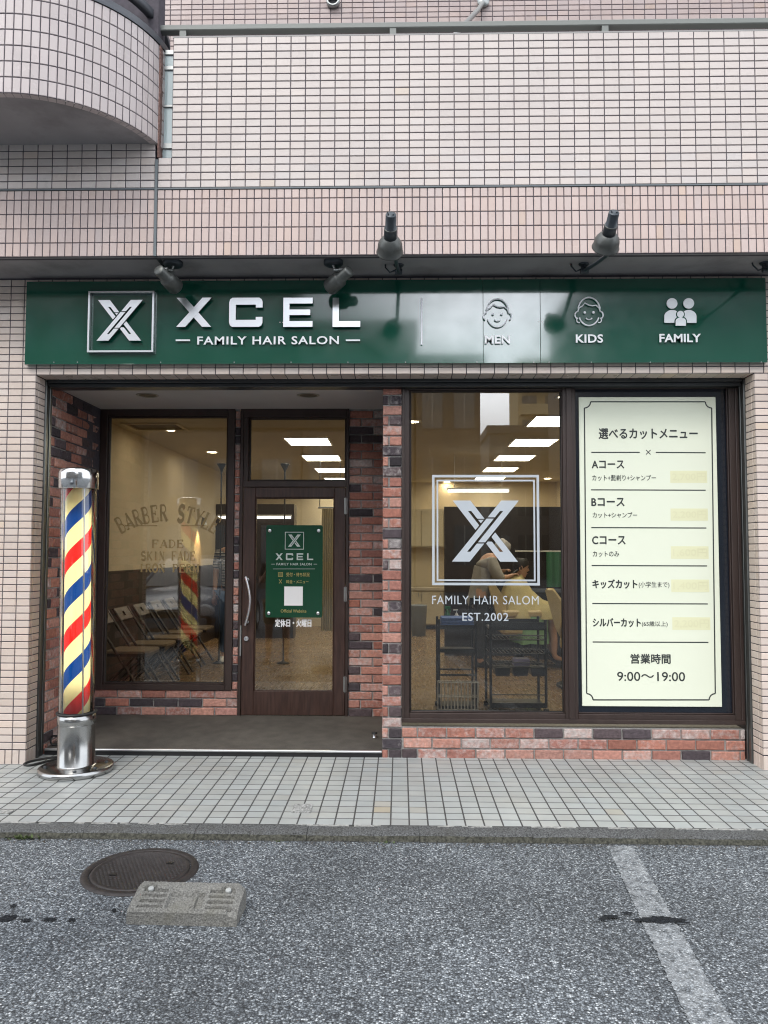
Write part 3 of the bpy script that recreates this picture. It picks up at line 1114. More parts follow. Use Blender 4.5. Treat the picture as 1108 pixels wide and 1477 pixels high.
mb = MB()
SX0, SX1 = P(37, 465, -0.045).x, P(1106, 460, -0.045).x
SZ1, SZ0 = Zh(403.5, -0.045), Zh(524, -0.045)
tiles(mb, (-XF + xL + XF - 39.0 * 0.1, 0.008, ZL), UX, UZ, -UY, 12.9, ZS - ZL, 0.1, 0.0502, T_PIER,
      skip=lambda a0, a1, b0, b1: (xL - 3.9 + a0 > SX0 + .02 and xL - 3.9 + a1 < SX1 - .02 and ZL + b0 > SZ0 + .02 and ZL + b1 < SZ1 - .02))
# underside of the lintel over the opening
tiles(mb, (xL, 0.0, ZL + 0.008), UX, UY, -UZ, xR - xL, RD, 0.1, 0.16, T_PIER)
mb.box(-XF, XF, 0.0085, 0.30, ZL + 0.0085, ZS, 1)
mb.build("lintel", [M['tile'], M['grout']], bld)

# soffit under the balcony, front band and parapet
YB = -0.43
mb = MB()
mb.box(-XF, XF, YB + 0.012, 0.3, ZS, ZS + 0.12)
mb.box(-XF, XF, YB + 0.012, YB + 0.032, ZS - 0.012, ZS - 0.0005)
xj = P(225, 290, YB).x
mb.box(xj - 0.012, xj + 0.012, YB + 0.05, -0.02, ZS - 0.006, ZS - 0.0004, 1)
mb.build("soffit", [M['soffit'], M['black']], bld)

ZB1 = Zh(270, YB)
mb = MB()
tiles(mb, (-XF, YB + 0.008, ZS - 0.012), UX, UZ, -UY, XF + xj - 0.008, ZB1 - ZS + 0.008, 0.0503, 0.0985, T_BAND, u0=-0.0245, v0=-0.004, odd=0.012)
tiles(mb, (xj + 0.008, YB + 0.008, ZS - 0.012), UX, UZ, -UY, XF - xj - 0.008, ZB1 - ZS + 0.008, 0.0503, 0.0985, T_BAND, v0=-0.004, odd=0.012)
# tiles turn under the band: a narrow row on its lower edge
mb.box(-XF, XF, YB + 0.0085, YB + 0.06, ZS - 0.0115, ZB1 - 0.004, 1)
mb.build("balcony_band", [M['tile'], M['grout']], bld)

mb = MB()
mb.box(xj - 0.009, xj + 0.009, YB - 0.006, YB + 0.02, ZS - 0.012, Zh(225, YB) - 0.01)
mb.box(-XF, XF, YB - 0.004, YB + 0.02, ZB1 - 0.0035, ZB1 + 0.006)
mb.build("expansion_joint", mat("grey_sealant", (0.13, 0.15, 0.16), 0.6), bld)

ZP1 = Zh(50, YB)
xS = P(249, 130, YB).x            # left edge of the tall parapet (slot beside it)
zS0 = Zh(224, YB)                 # bottom of the slot
mb = MB()
ZA = ZB1 + 0.008
nrow = 20
prow2 = (ZP1 - ZA) / nrow
zcut = ZA + round((zS0 - ZA) / prow2) * prow2
u_off = -0.1 * math.ceil((xS - xj) / 0.1) + (xS - xj - 0.009)
tiles(mb, (xj + 0.009, YB + 0.008, ZA), UX, UZ, -UY, XF - xj, zcut - ZA, 0.1, prow2, T_PANEL, u0=u_off, s=0.022)
tiles(mb, (xS, YB + 0.008, zcut), UX, UZ, -UY, XF - xS, ZP1 - zcut, 0.1, prow2, T_PANEL, s=0.014, odd=0.002, warm=0.004)
mb.box(xj + 0.009, XF, YB + 0.0085, YB + 0.15, ZA, zcut, 1)
mb.box(xS, XF, YB + 0.0085, YB + 0.15, zcut, ZP1 - 0.004, 1)
mb.box(xS - 0.004, XF, YB + 0.004, YB + 0.155, ZP1 - 0.0035, ZP1 + 0.01, 2)
mb.build("balcony_parapet", [M['tile'], M['grout'], mat("coping_grey", (.3, .29, .28), .6)], bld)

# wall under the round balcony, left of the joint
mb = MB()
tiles(mb, (xj - 0.009, YB + 0.008, ZA), -UX, UZ, -UY, XF + xj, 0.62, 0.1, prow2, T_PANEL)
mb.box(-XF, xj - 0.009, YB + 0.0085, YB + 0.15, ZA, ZA + 1.6, 1)
mb.build("balcony_wall", [M['tile'], M['grout']], bld)

# round balcony
RC, RCY = 0.795, YB + 0.20
RCX = X(228, YB, 205) - math.sqrt(RC * RC - 0.2 * 0.2)
ZC0 = Zh(205, YB)
ZC1 = ZC0 + 7 * 0.0985
mb = MB()
seg_a = 0.0505 / RC
aa = -math.pi / 2 + math.acos(0.0)
n_seg = int(math.pi / seg_a) + 12
a_start = -math.pi / 2 - n_seg / 2 * seg_a
rowh = 0.0985
for i in range(n_seg):
    t0 = a_start + i * seg_a
    t1 = t0 + seg_a
    tm = (t0 + t1) / 2
    n = Vector((math.cos(tm), math.sin(tm), 0))
    u = Vector((-math.sin(tm), math.cos(tm), 0))
    O = Vector((RCX, RCY, 0)) + n * (RC - 0.008 - RC * seg_a * seg_a / 8) - u * (0.0505 / 2)
    mb.face([O + UZ * ZC0 + n * .004, O + u * 0.0507 + UZ * ZC0 + n * .004, O + u * 0.0507 + UZ * ZC1 + n * .004, O + UZ * ZC1 + n * .004], 1)
    for k in range(7):
        z0 = ZC0 + k * rowh
        tile_one(mb, O, u, UZ, n, .003, .0475, z0 + .003, min(z0 + rowh, ZC1) - .003, vary(T_ROUND, 0.03), tilt=0.0002)
    # tile lip turned under the lower edge
    ni = Vector((math.cos(tm), math.sin(tm), 0))
    pa, pb = Vector((RCX, RCY, ZC0 - .002)) + Vector((math.cos(t0 + .003), math.sin(t0 + .003), 0)) * (RC - .002), Vector((RCX, RCY, ZC0 - .002)) + Vector((math.cos(t1 - .003), math.sin(t1 - .003), 0)) * (RC - .002)
    pc, pd = Vector((RCX, RCY, ZC0 - .002)) + Vector((math.cos(t1 - .003), math.sin(t1 - .003), 0)) * (RC - .045), Vector((RCX, RCY, ZC0 - .002)) + Vector((math.cos(t0 + .003), math.sin(t0 + .003), 0)) * (RC - .045)
    mb.face([pa, pd, pc, pb], 0, vary(T_ROUND, .03))
rbalc = mb.build("round_balcony", [M['tile'], M['grout']], bld)
mb = MB()
T = Matrix.Translation((RCX, RCY, 0))
mb.lathe([(0.0, ZC0 + 0.004), (RC - 0.046, ZC0 + 0.004), (RC - 0.046, ZC0 + 0.001), (RC - 0.012, ZC0 + 0.001)], 64, T, sm=False)
mb.build("balcony_underside", M['soffit'], rbalc)
mb = MB()
mb.lathe([(RC - 0.14, ZC1), (RC - 0.14, ZC1 + 0.05), (RC + 0.006, ZC1 + 0.05), (RC + 0.006, ZC1)], 72, T)
mb.lathe([(RC - 0.09, ZC1 + 0.20), (RC - 0.05, ZC1 + 0.20), (RC - 0.05, ZC1 + 0.26), (RC - 0.09, ZC1 + 0.26), (RC - 0.09, ZC1 + 0.20)], 72, T)
mb.build("coping", M['coping'], rbalc)

# brown edge of the cut wall between round balcony and slot
mb = MB()
xa, xb = X(228.5, YB, 150), X(231, YB, 150)
z1 = Zh(62, YB)
n = 26
for i in range(n):
    za, zb = zS0 + (z1 - zS0) * i / n, zS0 + (z1 - zS0) * (i + 1) / n
    j = random.uniform(-.002, .002)
    mb.box(xa, xb + j, YB - 0.004 + j, YB + 0.10, za, zb)
mb.build("wall_edge", M['rust'], bld)

# behind the parapet: balcony floor, back wall in tile, pale screen in the slot
YW = 1.45
mb = MB()
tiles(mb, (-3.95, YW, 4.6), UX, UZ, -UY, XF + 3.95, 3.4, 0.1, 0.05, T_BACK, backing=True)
mb.box(-XF, XF, YW + 0.001, YW + 0.2, 3.6, 9.0, 1)
mb.build("upper_wall", [M['tile'], M['grout']], bld)
mb = MB()
mb.box(-XF, XF, YB + 0.155, YW - 0.002, ZS + 0.125, ZA + 0.05)
mb.build("balcony_floor", M['soffit'], bld)

# screen in the slot, sky reflection put into its pale colour
swf = MB()
ys = YB + .075
wx0, wx1 = X(233, ys, 140), X(249, ys, 140) + .02
zz = [Zh(q, ys) for q in (226, 212, 205, 98, 93, 75)]
for (za, zb) in ((zz[1], zz[2]), (zz[3], zz[4]), (Zh(152, ys), Zh(149.5, ys)), (Zh(76, ys), Zh(70, ys))):
    swf.box(wx0, wx1, ys - .012, ys - .001, za, zb)
sw = swf.build("balcony_screen", M['alu'], bld)
g = MB()
g.box(wx0, wx1, ys, ys + .008, zz[0], Zh(73, ys))
g.build("pane", mat("sky_painted_screen_glass", (0.52, 0.62, 0.62), 0.1, spec=0.8, noise=.12, nscale=2.5), sw)

mb = MB()
mb.box(-3.9, XF, YW - .03, YW - .001, 4.7, 6.13)
mb.build("balcony_window", M['navy'], bld)
# handrail
zr0, zr1 = Zh(48, YB + .1), Zh(37, YB + .1)
mb = MB()
hx0 = P(221, 40, YB + .1).x
mb.box(hx0, XF, YB + 0.055, YB + 0.115, ZP1 + 0.090, ZP1 + 0.130)
M['rail_grey'] = mat('handrail_grey_paint', (.19, .20, .185), .5)
rail = mb.build("handrail", M['rail_grey'], bld, bevel=0.005)
for px in (265, 567, 872, 1180):
    x = P(px, 45, YB + .08).x
    pb = MB()
    pb.box(x - 0.022, x + 0.022, YB + 0.06, YB + 0.11, ZP1 + 0.008, ZP1 + 0.0895)
    pb.build("post", M['rail_grey'], rail)

# vent hood and drain pipe on the upper wall
vc = P(481, 5, YW)
mb = MB()
TT = Matrix.Translation((vc.x, YW, vc.z)) @ Matrix.Rotation(R(90), 4, 'X')
mb.lathe([(0.045, 0), (0.062, 0), (0.062, 0.06), (0.045, 0.06), (0.045, 0.0)], 24, TT, 0)
mb.lathe([(0.0, 0.01), (0.045, 0.01)], 24, TT, 1)
mb.build("vent_cap", [M['alu'], M['black']], bld)
mb = MB()
p0, p1, p2 = P(697, 3, YW - .02), P(690, 14, YW - .12), P(655, 52, YW - .75)
mb.tube([p0, p1, p1.lerp(p2, .5), p2], 0.022, 10)
mb.lathe([(0.0, .0), (.055, .0), (.055, .02), (0, .02)], 20, Matrix.Translation(p0) @ Matrix.Rotation(R(90), 4, 'X'))
mb.build("drain_pipe", M['alu'], bld)

# ------------------------------------------------------------------ shop recess
YG = 0.24                                    # front of the brick plinth and of the window frames
YD = 1.22                                    # door wall
ZF0, ZF1 = 0.045, 0.093                      # recess floor, front and back
ZC = 2.745                                   # recess ceiling
xBL0, xBL1 = xL + 0.012, P(140, 800, YD).x   # left brick wall
xCOL = X(552, YG)                            # left side of the brick column

mb = MB()
mb.box(xL, xCOL + .02, 0.30, YD + 0.1, ZC, ZC + 0.018)
mb.build("recess_ceiling", M['recess_ceiling'], bld)

# shutter guide rails and head box
mb = MB()
mb.box(xL - 0.06, xL + 0.004, RD + 0.002, 0.245, 0.0, ZL)
mb.box(xL + 0.0045, xL + 0.010, RD + 0.002, RD + 0.030, 0.0, ZL - 0.04)
mb.box(xL + 0.0045, xL + 0.010, RD + 0.062, 0.245, 0.0, ZL - 0.04)
mb.build("shutter_rail", M['rail_metal'], bld, bevel=0.002)
mb = MB()
mb.box(xR - 0.004, xR + 0.06, RD + 0.002, 0.236, 0.0, ZL)
mb.box(xR - 0.010, xR - 0.0045, RD + 0.002, RD + 0.030, 0.0, ZL - 0.04)
mb.box(xR - 0.010, xR - 0.0045, RD + 0.062, 0.236, 0.0, ZL - 0.04)
mb.build("shutter_rail", M['rail_metal'], bld, bevel=0.002)
mb = MB()
mb.box(xL + .012, xR - .012, RD + 0.004, 0.236, ZL - 0.022, ZL + 0.006)
mb.box(xL + .012, xR - .012, RD + 0.03, 0.30, ZL - 0.050, ZL - 0.0225)
mb.box(xL + .012, xR - .012, 0.2365, 0.32, ZL - 0.022, ZL + 0.3)
mb.build("shutter_head_box", M['dark_metal'], bld, bevel=0.003)

# floor of the recess with its mat and metal nosing
mb = MB()
mb.face([(xL - .02, 0.25, ZF0 - .004), (xCOL + .02, 0.25, ZF0 - .004), (xCOL + .02, YD + .1, ZF1 - .004), (xL - .02, YD + .1, ZF1 - .004)])
mb.build("recess_floor", M['kerb'], bld)
mb = MB()
sl = (ZF1 - ZF0) / (YD - 0.25)
def zf(y):
    return ZF0 + sl * (y - 0.25)
xm0 = X(85, 0.25)
ymat0, ymat1 = 0.262, YD - 0.012
nr = 84
for i in range(nr):
    ya, yb = ymat0 + (ymat1 - ymat0) * i / nr, ymat0 + (ymat1 - ymat0) * (i + 0.62) / nr
    yc = ymat0 + (ymat1 - ymat0) * (i + 1) / nr
    mb.face([(xL + .02, ya, zf(ya) + .004), (xCOL - .004, ya, zf(ya) + .004), (xCOL - .004, yb, zf(yb) + .004), (xL + .02, yb, zf(yb) + .004)])
    mb.face([(xL + .02, yb, zf(yb) + .004), (xCOL - .004, yb, zf(yb) + .004), (xCOL - .004, yb + .0005, zf(yb) + .001), (xL + .02, yb + .0005, zf(yb) + .001)])
    mb.face([(xL + .02, yb + .0005, zf(yb) + .001), (xCOL - .004, yb + .0005, zf(yb) + .001), (xCOL - .004, yc, zf(yc) + .001), (xL + .02, yc, zf(yc) + .001)])
door_mat = tag(mb.build("entrance_mat", M['mat_rubber']), "wide dark ribbed entrance mat filling the recessed porch floor before the door", "mat")
mb = MB()
mb.box(xL + .02, xCOL - .002, 0.240, 0.2612, 0.0, zf(.25) - .010)
mb.build("step_riser", M['black'], bld)
mb = MB()
mb.box(xL + .02, xCOL - .002, 0.232, 0.2615, zf(.25) - .0095, zf(.25) + .006)
mb.build("metal_nosing", mat("bright_nosing", (0.72, 0.73, 0.73), 0.3, metal=0.9), bld, bevel=0.004)

# brick walls
mb = MB()
dl = Vector((xBL1 - xBL0, YD - 0.25, 0))
ulen = dl.length
ul = dl.normalized()
nl_ = Vector((ul.y, -ul.x, 0))
bricks(mb, Vector((xBL0 - .016 * nl_.x, 0.252, 0.0)), ul, UZ, nl_, ulen, ZC, pdark=0.2, wash=0.5, u0=0.06)
mb.build("side_brick_wall", [M['brick'], M['mortar']], bld)

xwl0, xwl1 = X(141.5, YD), X(337, YD)            # left window outer frame
zwl0, zwl1 = Zh(995, YD, 240), Zh(589, YD, 240)
xds0 = X(345.5, YD)                               # door frame outer left
xd0, xd1 = X(350.5, YD), X(498.5, YD)             # door leaf
xds1 = X(503, YD)
BR_V0 = ZF1 - 0.006
mb = MB()
O = Vector((xwl0 - .02, YD + 0.016, BR_V0))
bricks(mb, O, UX, UZ, -UY, xds0 - xwl0 + .02, zwl0 - BR_V0, pv=0.0735, pdark=0.2, wash=1.4)
bricks(mb, Vector((xwl1, YD + 0.016, BR_V0 + 2 * 0.0735)), UX, UZ, -UY, xds0 - xwl1, ZC - BR_V0 - .147, pu=0.28, pv=0.0735, u0=-.03, pdark=0.3)
bricks(mb, Vector((xds1, YD + 0.016, BR_V0)), UX, UZ, -UY, xCOL - xds1 + .03, ZC - BR_V0, pv=0.0715, u0=0.0, pdark=0.22, wash=0.9)
mb.build("door_brick_wall", [M['brick'], M['mortar']], bld)

xw0 = X(580, YG)                                  # right window frame
xw1 = xR - 0.012
zw0 = Zh(1041, YG, 800)
mb = MB()
CW = xw0 - xCOL
PB = 0.0765
k = 0
zc = -0.008
while zc < ZL - 0.05:                             # the column: alternating long and split bricks, turned round the corner
    z1 = min(zc + PB - .011, ZL - .052)
    def bc(p=0.2):
        x = random.random()
        c = vary(random.choice(BR_DARK if x < p else BR_RED), .1, .02)
        return (c[0], c[1], c[2], random.uniform(.48, .78) if random.random() < .22 else random.uniform(.15, .55))
    O = Vector((xCOL, YG + .016, 0))
    if k % 2:
        brick_one(mb, O, UX, UZ, -UY, .001, CW - .004, zc, z1, bc(.08), .016)
    else:
        brick_one(mb, O, UX, UZ, -UY, .001, .040, zc, z1, bc(.12), .016)
        brick_one(mb, O, UX, UZ, -UY, .051, CW - .004, zc, z1, bc(.4), .016)
    k += 1
    zc += PB
mb.face([(xCOL, YG + .013, -.01), (xw0, YG + .013, -.01), (xw0, YG + .013, ZL - .05), (xCOL, YG + .013, ZL - .05)], 1)
bricks(mb, Vector((xCOL + .016, YD, -.008)), -UY, UZ, -UX, YD - YG - .02, ZC, pv=PB, pdark=.25)
bricks(mb, Vector((xw0, YG + .016, -.008)), UX, UZ, -UY, xw1 - xw0, 3 * PB + .004, pv=PB, u0=0.008, pdark=.2, wash=1.6, off=1)
mb.box(xCOL + .02, xw0 - .001, YG + .0135, YD + .1, -.01, ZC + .3, 1)
mb.box(xw0, xw1, YG + .0135, YG + .16, -.02, 3 * PB - .008, 1)
mb.build("brick_column_and_plinth", [M['brick'], M['mortar']], bld)
mb = MB()
mb.tube([(xCOL + i * .12, YG - .003 + .004 * math.sin(i * 1.7), -.002 + .002 * math.sin(i * 2.3)) for i in range(int((xw1 - xCOL) / .12) + 1)], .006, 6)
mb.build("sealant_strip", mat("dirty_sealant", (0.10, 0.095, 0.09), 0.8, noise=.3), bld)

# ------------------------------------------------------------------ windows and door
def frame_rect(mb, x0, x1, z0, z1, y0, y1, t, mi=0, tb=None, tt=None):
    tb = t if tb is None else tb
    tt = t if tt is None else tt
    mb.box(x0, x0 + t, y0, y1, z0, z1, mi)
    mb.box(x1 - t, x1, y0, y1, z0, z1, mi)
    mb.box(x0 + t, x1 - t, y0, y1, z0, z0 + tb, mi)
    mb.box(x0 + t, x1 - t, y0, y1, z1 - tt, z1, mi)


# left window
wp0, wp1 = X(152, YD), X(327, YD)
zp0, zp1 = Zh(987, YD, 240), Zh(600, YD, 240)
mb = MB()
mb.box(xwl0, wp0, YD - .012, YD + .07, zwl0, ZC)
mb.box(wp1, xwl1, YD - .012, YD + .07, zwl0, ZC)
mb.box(wp0, wp1, YD - .012, YD + .07, zwl0, zp0)
mb.box(wp0, wp1, YD - .012, YD + .07, zp1, ZC)
frame_rect(mb, wp0, wp1, zp0, zp1, YD + .012, YD + .06, .012)
frame_rect(mb, wp0 + .012, wp1 - .012, zp0 + .012, zp1 - .012, YD + .02, YD + .028, .006, 1)
win_l = mb.build("waiting_room_window", [M['frame'], M['rubber']], bld, bevel=0.003)
g = MB()
YGL = YD + .03
g.box(wp0 + .008, wp1 - .008, YGL, YGL + .006, zp0 + .008, zp1 - .008)
g.build("pane", M['glass'], win_l)
# old-style gold lettering on the pane
mb = MB()
cx, cz = P(240, 884, YGL - .002).x, P(243, 884, YGL - .002).z
rad = (884 - 751) * (YGL + 5.43) / F
sc = (YGL + 5.43) / F
word = "BARBER STYLE"
hh = 23 * sc
step = 11.7 * sc
for i, ch in enumerate(word):
    if ch == ' ':
        continue
    ang = (i - 5.5) * step / rad * 1.03
    up = Vector((math.sin(ang), 0, math.cos(ang)))
    rt = Vector((math.cos(ang), 0, -math.sin(ang)))
    # flatter arc than a circle of that radius
    base = Vector((cx, YGL - .0015, cz)) + Vector((math.sin(ang) * rad, 0, math.cos(ang) * rad))
    wl = step * 0.98
    for k_, q in enumerate(serif_letter(ch)):
        mb.face([base + rt * ((p[0] - .5) * wl) + up * (p[1] * hh) - UY * (.00004 * k_) for p in q])
for (word, x0, x1, y0, y1) in (("FADE", 219, 267, 779, 790), ("SKIN FADE", 203, 283, 796, 808), ("IRON PERM", 200, 288, 814, 825)):
    a, b = P(x0, y1, YGL - .0015), P(x1, y0, YGL - .0015)
    st = (b.x - a.x) / len(word)
    for i, ch in enumerate(word):
        if ch == ' ':
            continue
        for k_, q in enumerate(serif_letter(ch)):
            mb.face([Vector((a.x + (i + p[0] * .9) * st, YGL - .0015 - .00004 * k_, a.z + p[1] * (b.z - a.z))) for p in q])
for (x0, x1) in ((180, 227), (262, 294)):
    a, b = P(x0, 759, YGL), P(x1, 758, YGL)
    mb.face([(a.x, YGL - .0015, a.z), (b.x, YGL - .0015, a.z), (b.x, YGL - .0015, b.z + .002), (a.x, YGL - .0015, b.z + .002)])
mb.build("gold_lettering", M['gold_vinyl'], win_l)

# door frame with transom light
tp0, tp1 = X(357, YD), X(498, YD)
zt0, zt1 = Zh(694, YD, 425), Zh(602, YD, 425)
zdt = Zh(703, YD, 425)
zdb = ZF1 + 0.006
mb = MB()
mb.box(xds0, xd0 - .003, YD - .018, YD + .08, BR_V0, ZC)
mb.box(xd1 + .003, xds1, YD - .018, YD + .08, BR_V0, ZC)
mb.box(xd0 - .003, xd1 + .003, YD - .018, YD + .08, zt1, ZC)
mb.box(xd0 - .003, xd1 + .003, YD - .018, YD + .08, zdt + .003, zt0)
mb.box(xd0 - .003, tp0, YD - .010, YD + .07, zt0, zt1)
frame_rect(mb, tp0, xd1 + .003, zt0, zt1, YD + .02, YD + .055, .010)
mb.build("door_frame", M['frame'], bld, bevel=0.003)
tw = MB()
frame_rect(tw, tp0 + .010, xd1 - .007, zt0 + .010, zt1 - .010, YD + .026, YD + .034, .006)
trn = tw.build("transom_window", M['rubber'], bld)
g = MB()
g.box(tp0 + .006, xd1 - .004, YD + .036, YD + .042, zt0 + .006, zt1 - .006)
g.build("pane", M['glass'], trn)

gl0, gl1 = X(368, YD), X(482, YD)
zg0, zg1 = Zh(997, YD, 425), Zh(718, YD, 425)
mb = MB()
yd0, yd1 = YD - .012, YD + .035
mb.box(xd0, gl0, yd0, yd1, zdb, zdt)
mb.box(gl1, xd1, yd0, yd1, zdb, zdt)
mb.box(gl0, gl1, yd0, yd1, zdb, zg0)
mb.box(gl0, gl1, yd0, yd1, zg1, zdt)
frame_rect(mb, gl0, gl1, zg0, zg1, yd0 + .008, yd1 - .004, .009)
door = mb.build("door", M['wood'], bld, bevel=0.004)
door['label'] = "dark brown wooden glazed entrance door with a curved steel pull handle"
g = MB()
YDG = YD + .006
g.box(gl0 + .006, gl1 - .006, YDG, YDG + .006, zg0 + .006, zg1 - .006)
g.build("pane", M['glass'], door)
hb = MB()
pts = []
for i in range(17):
    t = i / 16
    z = Zh(832 + 70 * t, YD - .06, 358)
    x = X(354.5, YD - .06) + .042 * math.sin(math.pi * t)
    pts.append((x, YD - .055 - .012 * math.sin(math.pi * t), z))
hb.tube(pts, .0125, 12)
for q in (1, 15):
    p = Vector(pts[q])
    hb.tube([(p.x, p.y, p.z), (p.x, yd0 + .002, p.z)], .009, 10)
    hb.tube([(p.x, yd0 - .004, p.z), (p.x, yd0 + .001, p.z)], .017, 12)
hb.build("handle", M['steel'], door)
lk = MB()
p = P(355.5, 921, yd0)
lk.tube([(p.x, yd0 - .012, p.z), (p.x, yd0 + .002, p.z)], .020, 20)
lk.tube([(p.x, yd0 - .020, p.z), (p.x, yd0 - .011, p.z)], .012, 16)
lk.box(p.x - .0015, p.x + .0015, yd0 - .0206, yd0 - .019, p.z - .006, p.z + .006, 1)
lk.build("lock", [M['steel'], M['black']], door)
lp = MB()
a, b = P(347, 946, yd0), P(347, 902, yd0)
lp.box(a.x - .006, a.x + .006, yd0 - .010, yd0 - .0005, a.z, b.z)
lp.build("latch_plate", M['alu'], door)
for (q0, q1) in ((718, 742), (846, 868), (975, 998)):
    hg = MB()
    z0, z1 = Zh(q1, YD, 498), Zh(q0, YD, 498)
    hg.tube([(xd1 + .002, yd0 - .008, z0), (xd1 + .002, yd0 - .008, z1)], .007, 10)
    hg.box(xd1 - .012, xd1 + .014, yd0 - .0075, yd0 - .0055, z0 + .004, z1 - .004)
    hg.build("hinge", M['alu'], door)
mb = MB()
put_text(mb, "定休日・火曜日", 397, 893, 449, 904, YDG - .0015, offset=.035)
mb.build("closed_day_lettering", M['white_vinyl'], door)

# right window
YR = YG + .03
rp0, rp1 = X(590.5, YR), X(812.5, YR)
zr0, zr1 = Zh(1028, YR, 700), Zh(563, YR, 700)
sp0, sp1 = X(830.5, YR), X(1054, YR)
zs0, zs1 = Zh(1030, YR, 950), Zh(557, YR, 950)
mb = MB()
y0, y1 = YG + .004, YG + .09
ztop = ZL - .052
mb.box(xw0, rp0, y0, y1, zw0, ztop)
mb.box(rp1, sp0, y0, y1, zw0, ztop)
mb.box(sp1, xw1, y0, y1, zw0, ztop)
mb.box(rp0, rp1, y0, y1, zw0, zr0)
mb.box(rp0, rp1, y0, y1, zr1, ztop)
mb.box(sp0, sp1, y0, y1, zw0, zs0)
mb.box(sp0, sp1, y0, y1, zs1, ztop)
xm = (rp1 + sp0) / 2
mb.box(xm - .020, xm + .020, y0 - .014, y0 - .001, zw0 + .02, ztop)
mb.box(xw0 - .001, xw1 + .001, y0 - .016, y0 - .0005, zw0 - .012, zw0 + .018)
mb.box(xw0, xw0 + .02, y0 - .010, y0 - .0008, zw0 + .0185, ztop)
mb.box(xw1 - .024, xw1, y0 - .014, y0 - .0008, zw0 + .0185, ztop)
frame_rect(mb, rp0, rp1, zr0, zr1, y0 + .02, y1 - .01, .008)
frame_rect(mb, rp0 + .008, rp1 - .008, zr0 + .008, zr1 - .008, y0 + .03, y0 + .038, .007, 1)
frame_rect(mb, sp0, sp1, zs0, zs1, y0 + .02, y1 - .01, .008)
win_r = mb.build("shop_window", [M['frame'], M['rubber']], bld, bevel=0.003)
g = MB()
YGR = YG + .046
g.box(rp0 + .005, rp1 - .005, YGR, YGR + .006, zr0 + .005, zr1 - .005)
g.build("pane", M['glass'], win_r)
g = MB()
g.box(sp0 + .005, sp1 - .005, YGR + .002, YGR + .010, zs0 + .005, zs1 - .005)
g.build("blacked_out_pane", M['navy'], win_r)
# silver vinyl logo
mb = MB()
YV = YGR - .0015
def rect_ring(mb, x0, y0, x1, y1, t, Y, depth=0.0008, mi=0):
    a, b = P(x0, y1, Y), P(x1, y0, Y)
    k = t * (Y + 5.43) / F
    for (xa, xb, za, zb) in ((a.x, a.x + k, a.z, b.z), (b.x - k, b.x, a.z, b.z), (a.x + k, b.x - k, a.z, a.z + k), (a.x + k, b.x - k, b.z - k, b.z)):
        mb.box(xa, xb, Y - depth, Y, za, zb, mi)
rect_ring(mb, 623.5, 685, 777.5, 844, 3.6, YV)
rect_ring(mb, 630, 692, 771.5, 838, 2.4, YV)
put_polys(mb, LOGO, 652, 722, 748.5, 810, YV, .0008)
put_text(mb, "FAMILY HAIR SALOM", 623.5, 859.5, 777, 871.5, YV, offset=.0, spacing=1.1)
put_text(mb, "EST.2002", 667, 884, 733.5, 895.5, YV, offset=.008, spacing=1.1)
mb.build("silver_lettering", M['vinyl'], win_r)

# ------------------------------------------------------------------ menu panel
YM = YGR - .012
pm = thing("menu_panel", "tall cream menu panel of haircut courses and opening hours on the dark window", "menu board", P(938, 1018, YM))
mb = MB()
a, b = P(839, 1018.5, YM), P(1041, 1018.5, YM)
c, d = P(1033, 572.5, YM), P(836, 572.5, YM)
x0, x1 = (a.x + d.x) / 2, (b.x + c.x) / 2
mb.box(x0, x1, YM, YM + .013, a.z, c.z)
mb.build("board", M['poster'], pm, bevel=.002)
mb = MB()
YT = YM - .001
def ln_px(mb, xa, ya, xb, yb, t=1.6, Y=YT):
    a, b = P(xa, ya, Y), P(xb, yb, Y)
    k = t * (Y + 5.43) / F / 2
    d = (b - a).normalized()
    n = Vector((-d.z, 0, d.x)) * k
    mb.face([a - n, b - n, b + n, a + n])
# border with notched corners
bx0, bx1, by0, by1 = 844.5, 1029.5, 579.5, 1009.5
sk = 3.0
def bpt(x, y):
    # the panel is upright in space; follow its slight perspective in the photo
    t = (y - by0) / (by1 - by0)
    return (x + (-1.5 + 3.5 * t if x < 930 else -3.0 + 5.5 * t), y)
pts = []
rr = 9
for (cx_, cy_, a0) in ((bx0, by0, 90), (bx1, by0, 180), (bx1, by1, 270), (bx0, by1, 0)):
    arc = []
    for i in range(7):
        t = R(a0 - 90 * i / 6)
        arc.append((cx_ + rr * math.cos(t), cy_ + rr * math.sin(t)))
    pts.append(arc)
loop = []
for arc in (pts[0], pts[1], pts[2], pts[3]):
    loop += arc
loop = [bpt(*p) for p in loop]
for i in range(len(loop)):
    p, q = loop[i], loop[(i + 1) % len(loop)]
    ln_px(mb, *p, *q, t=1.8)
put_text(mb, "選べるカットメニュー", 864, 618, 1006, 633, YT, offset=.028)
ln_px(mb, 853, 652.5, 923, 652.5)
ln_px(mb, 946, 652.5, 1018, 653)
ln_px(mb, 932, 649, 938.5, 655.5, 1.1)
ln_px(mb, 932, 655.5, 938.5, 649, 1.1)
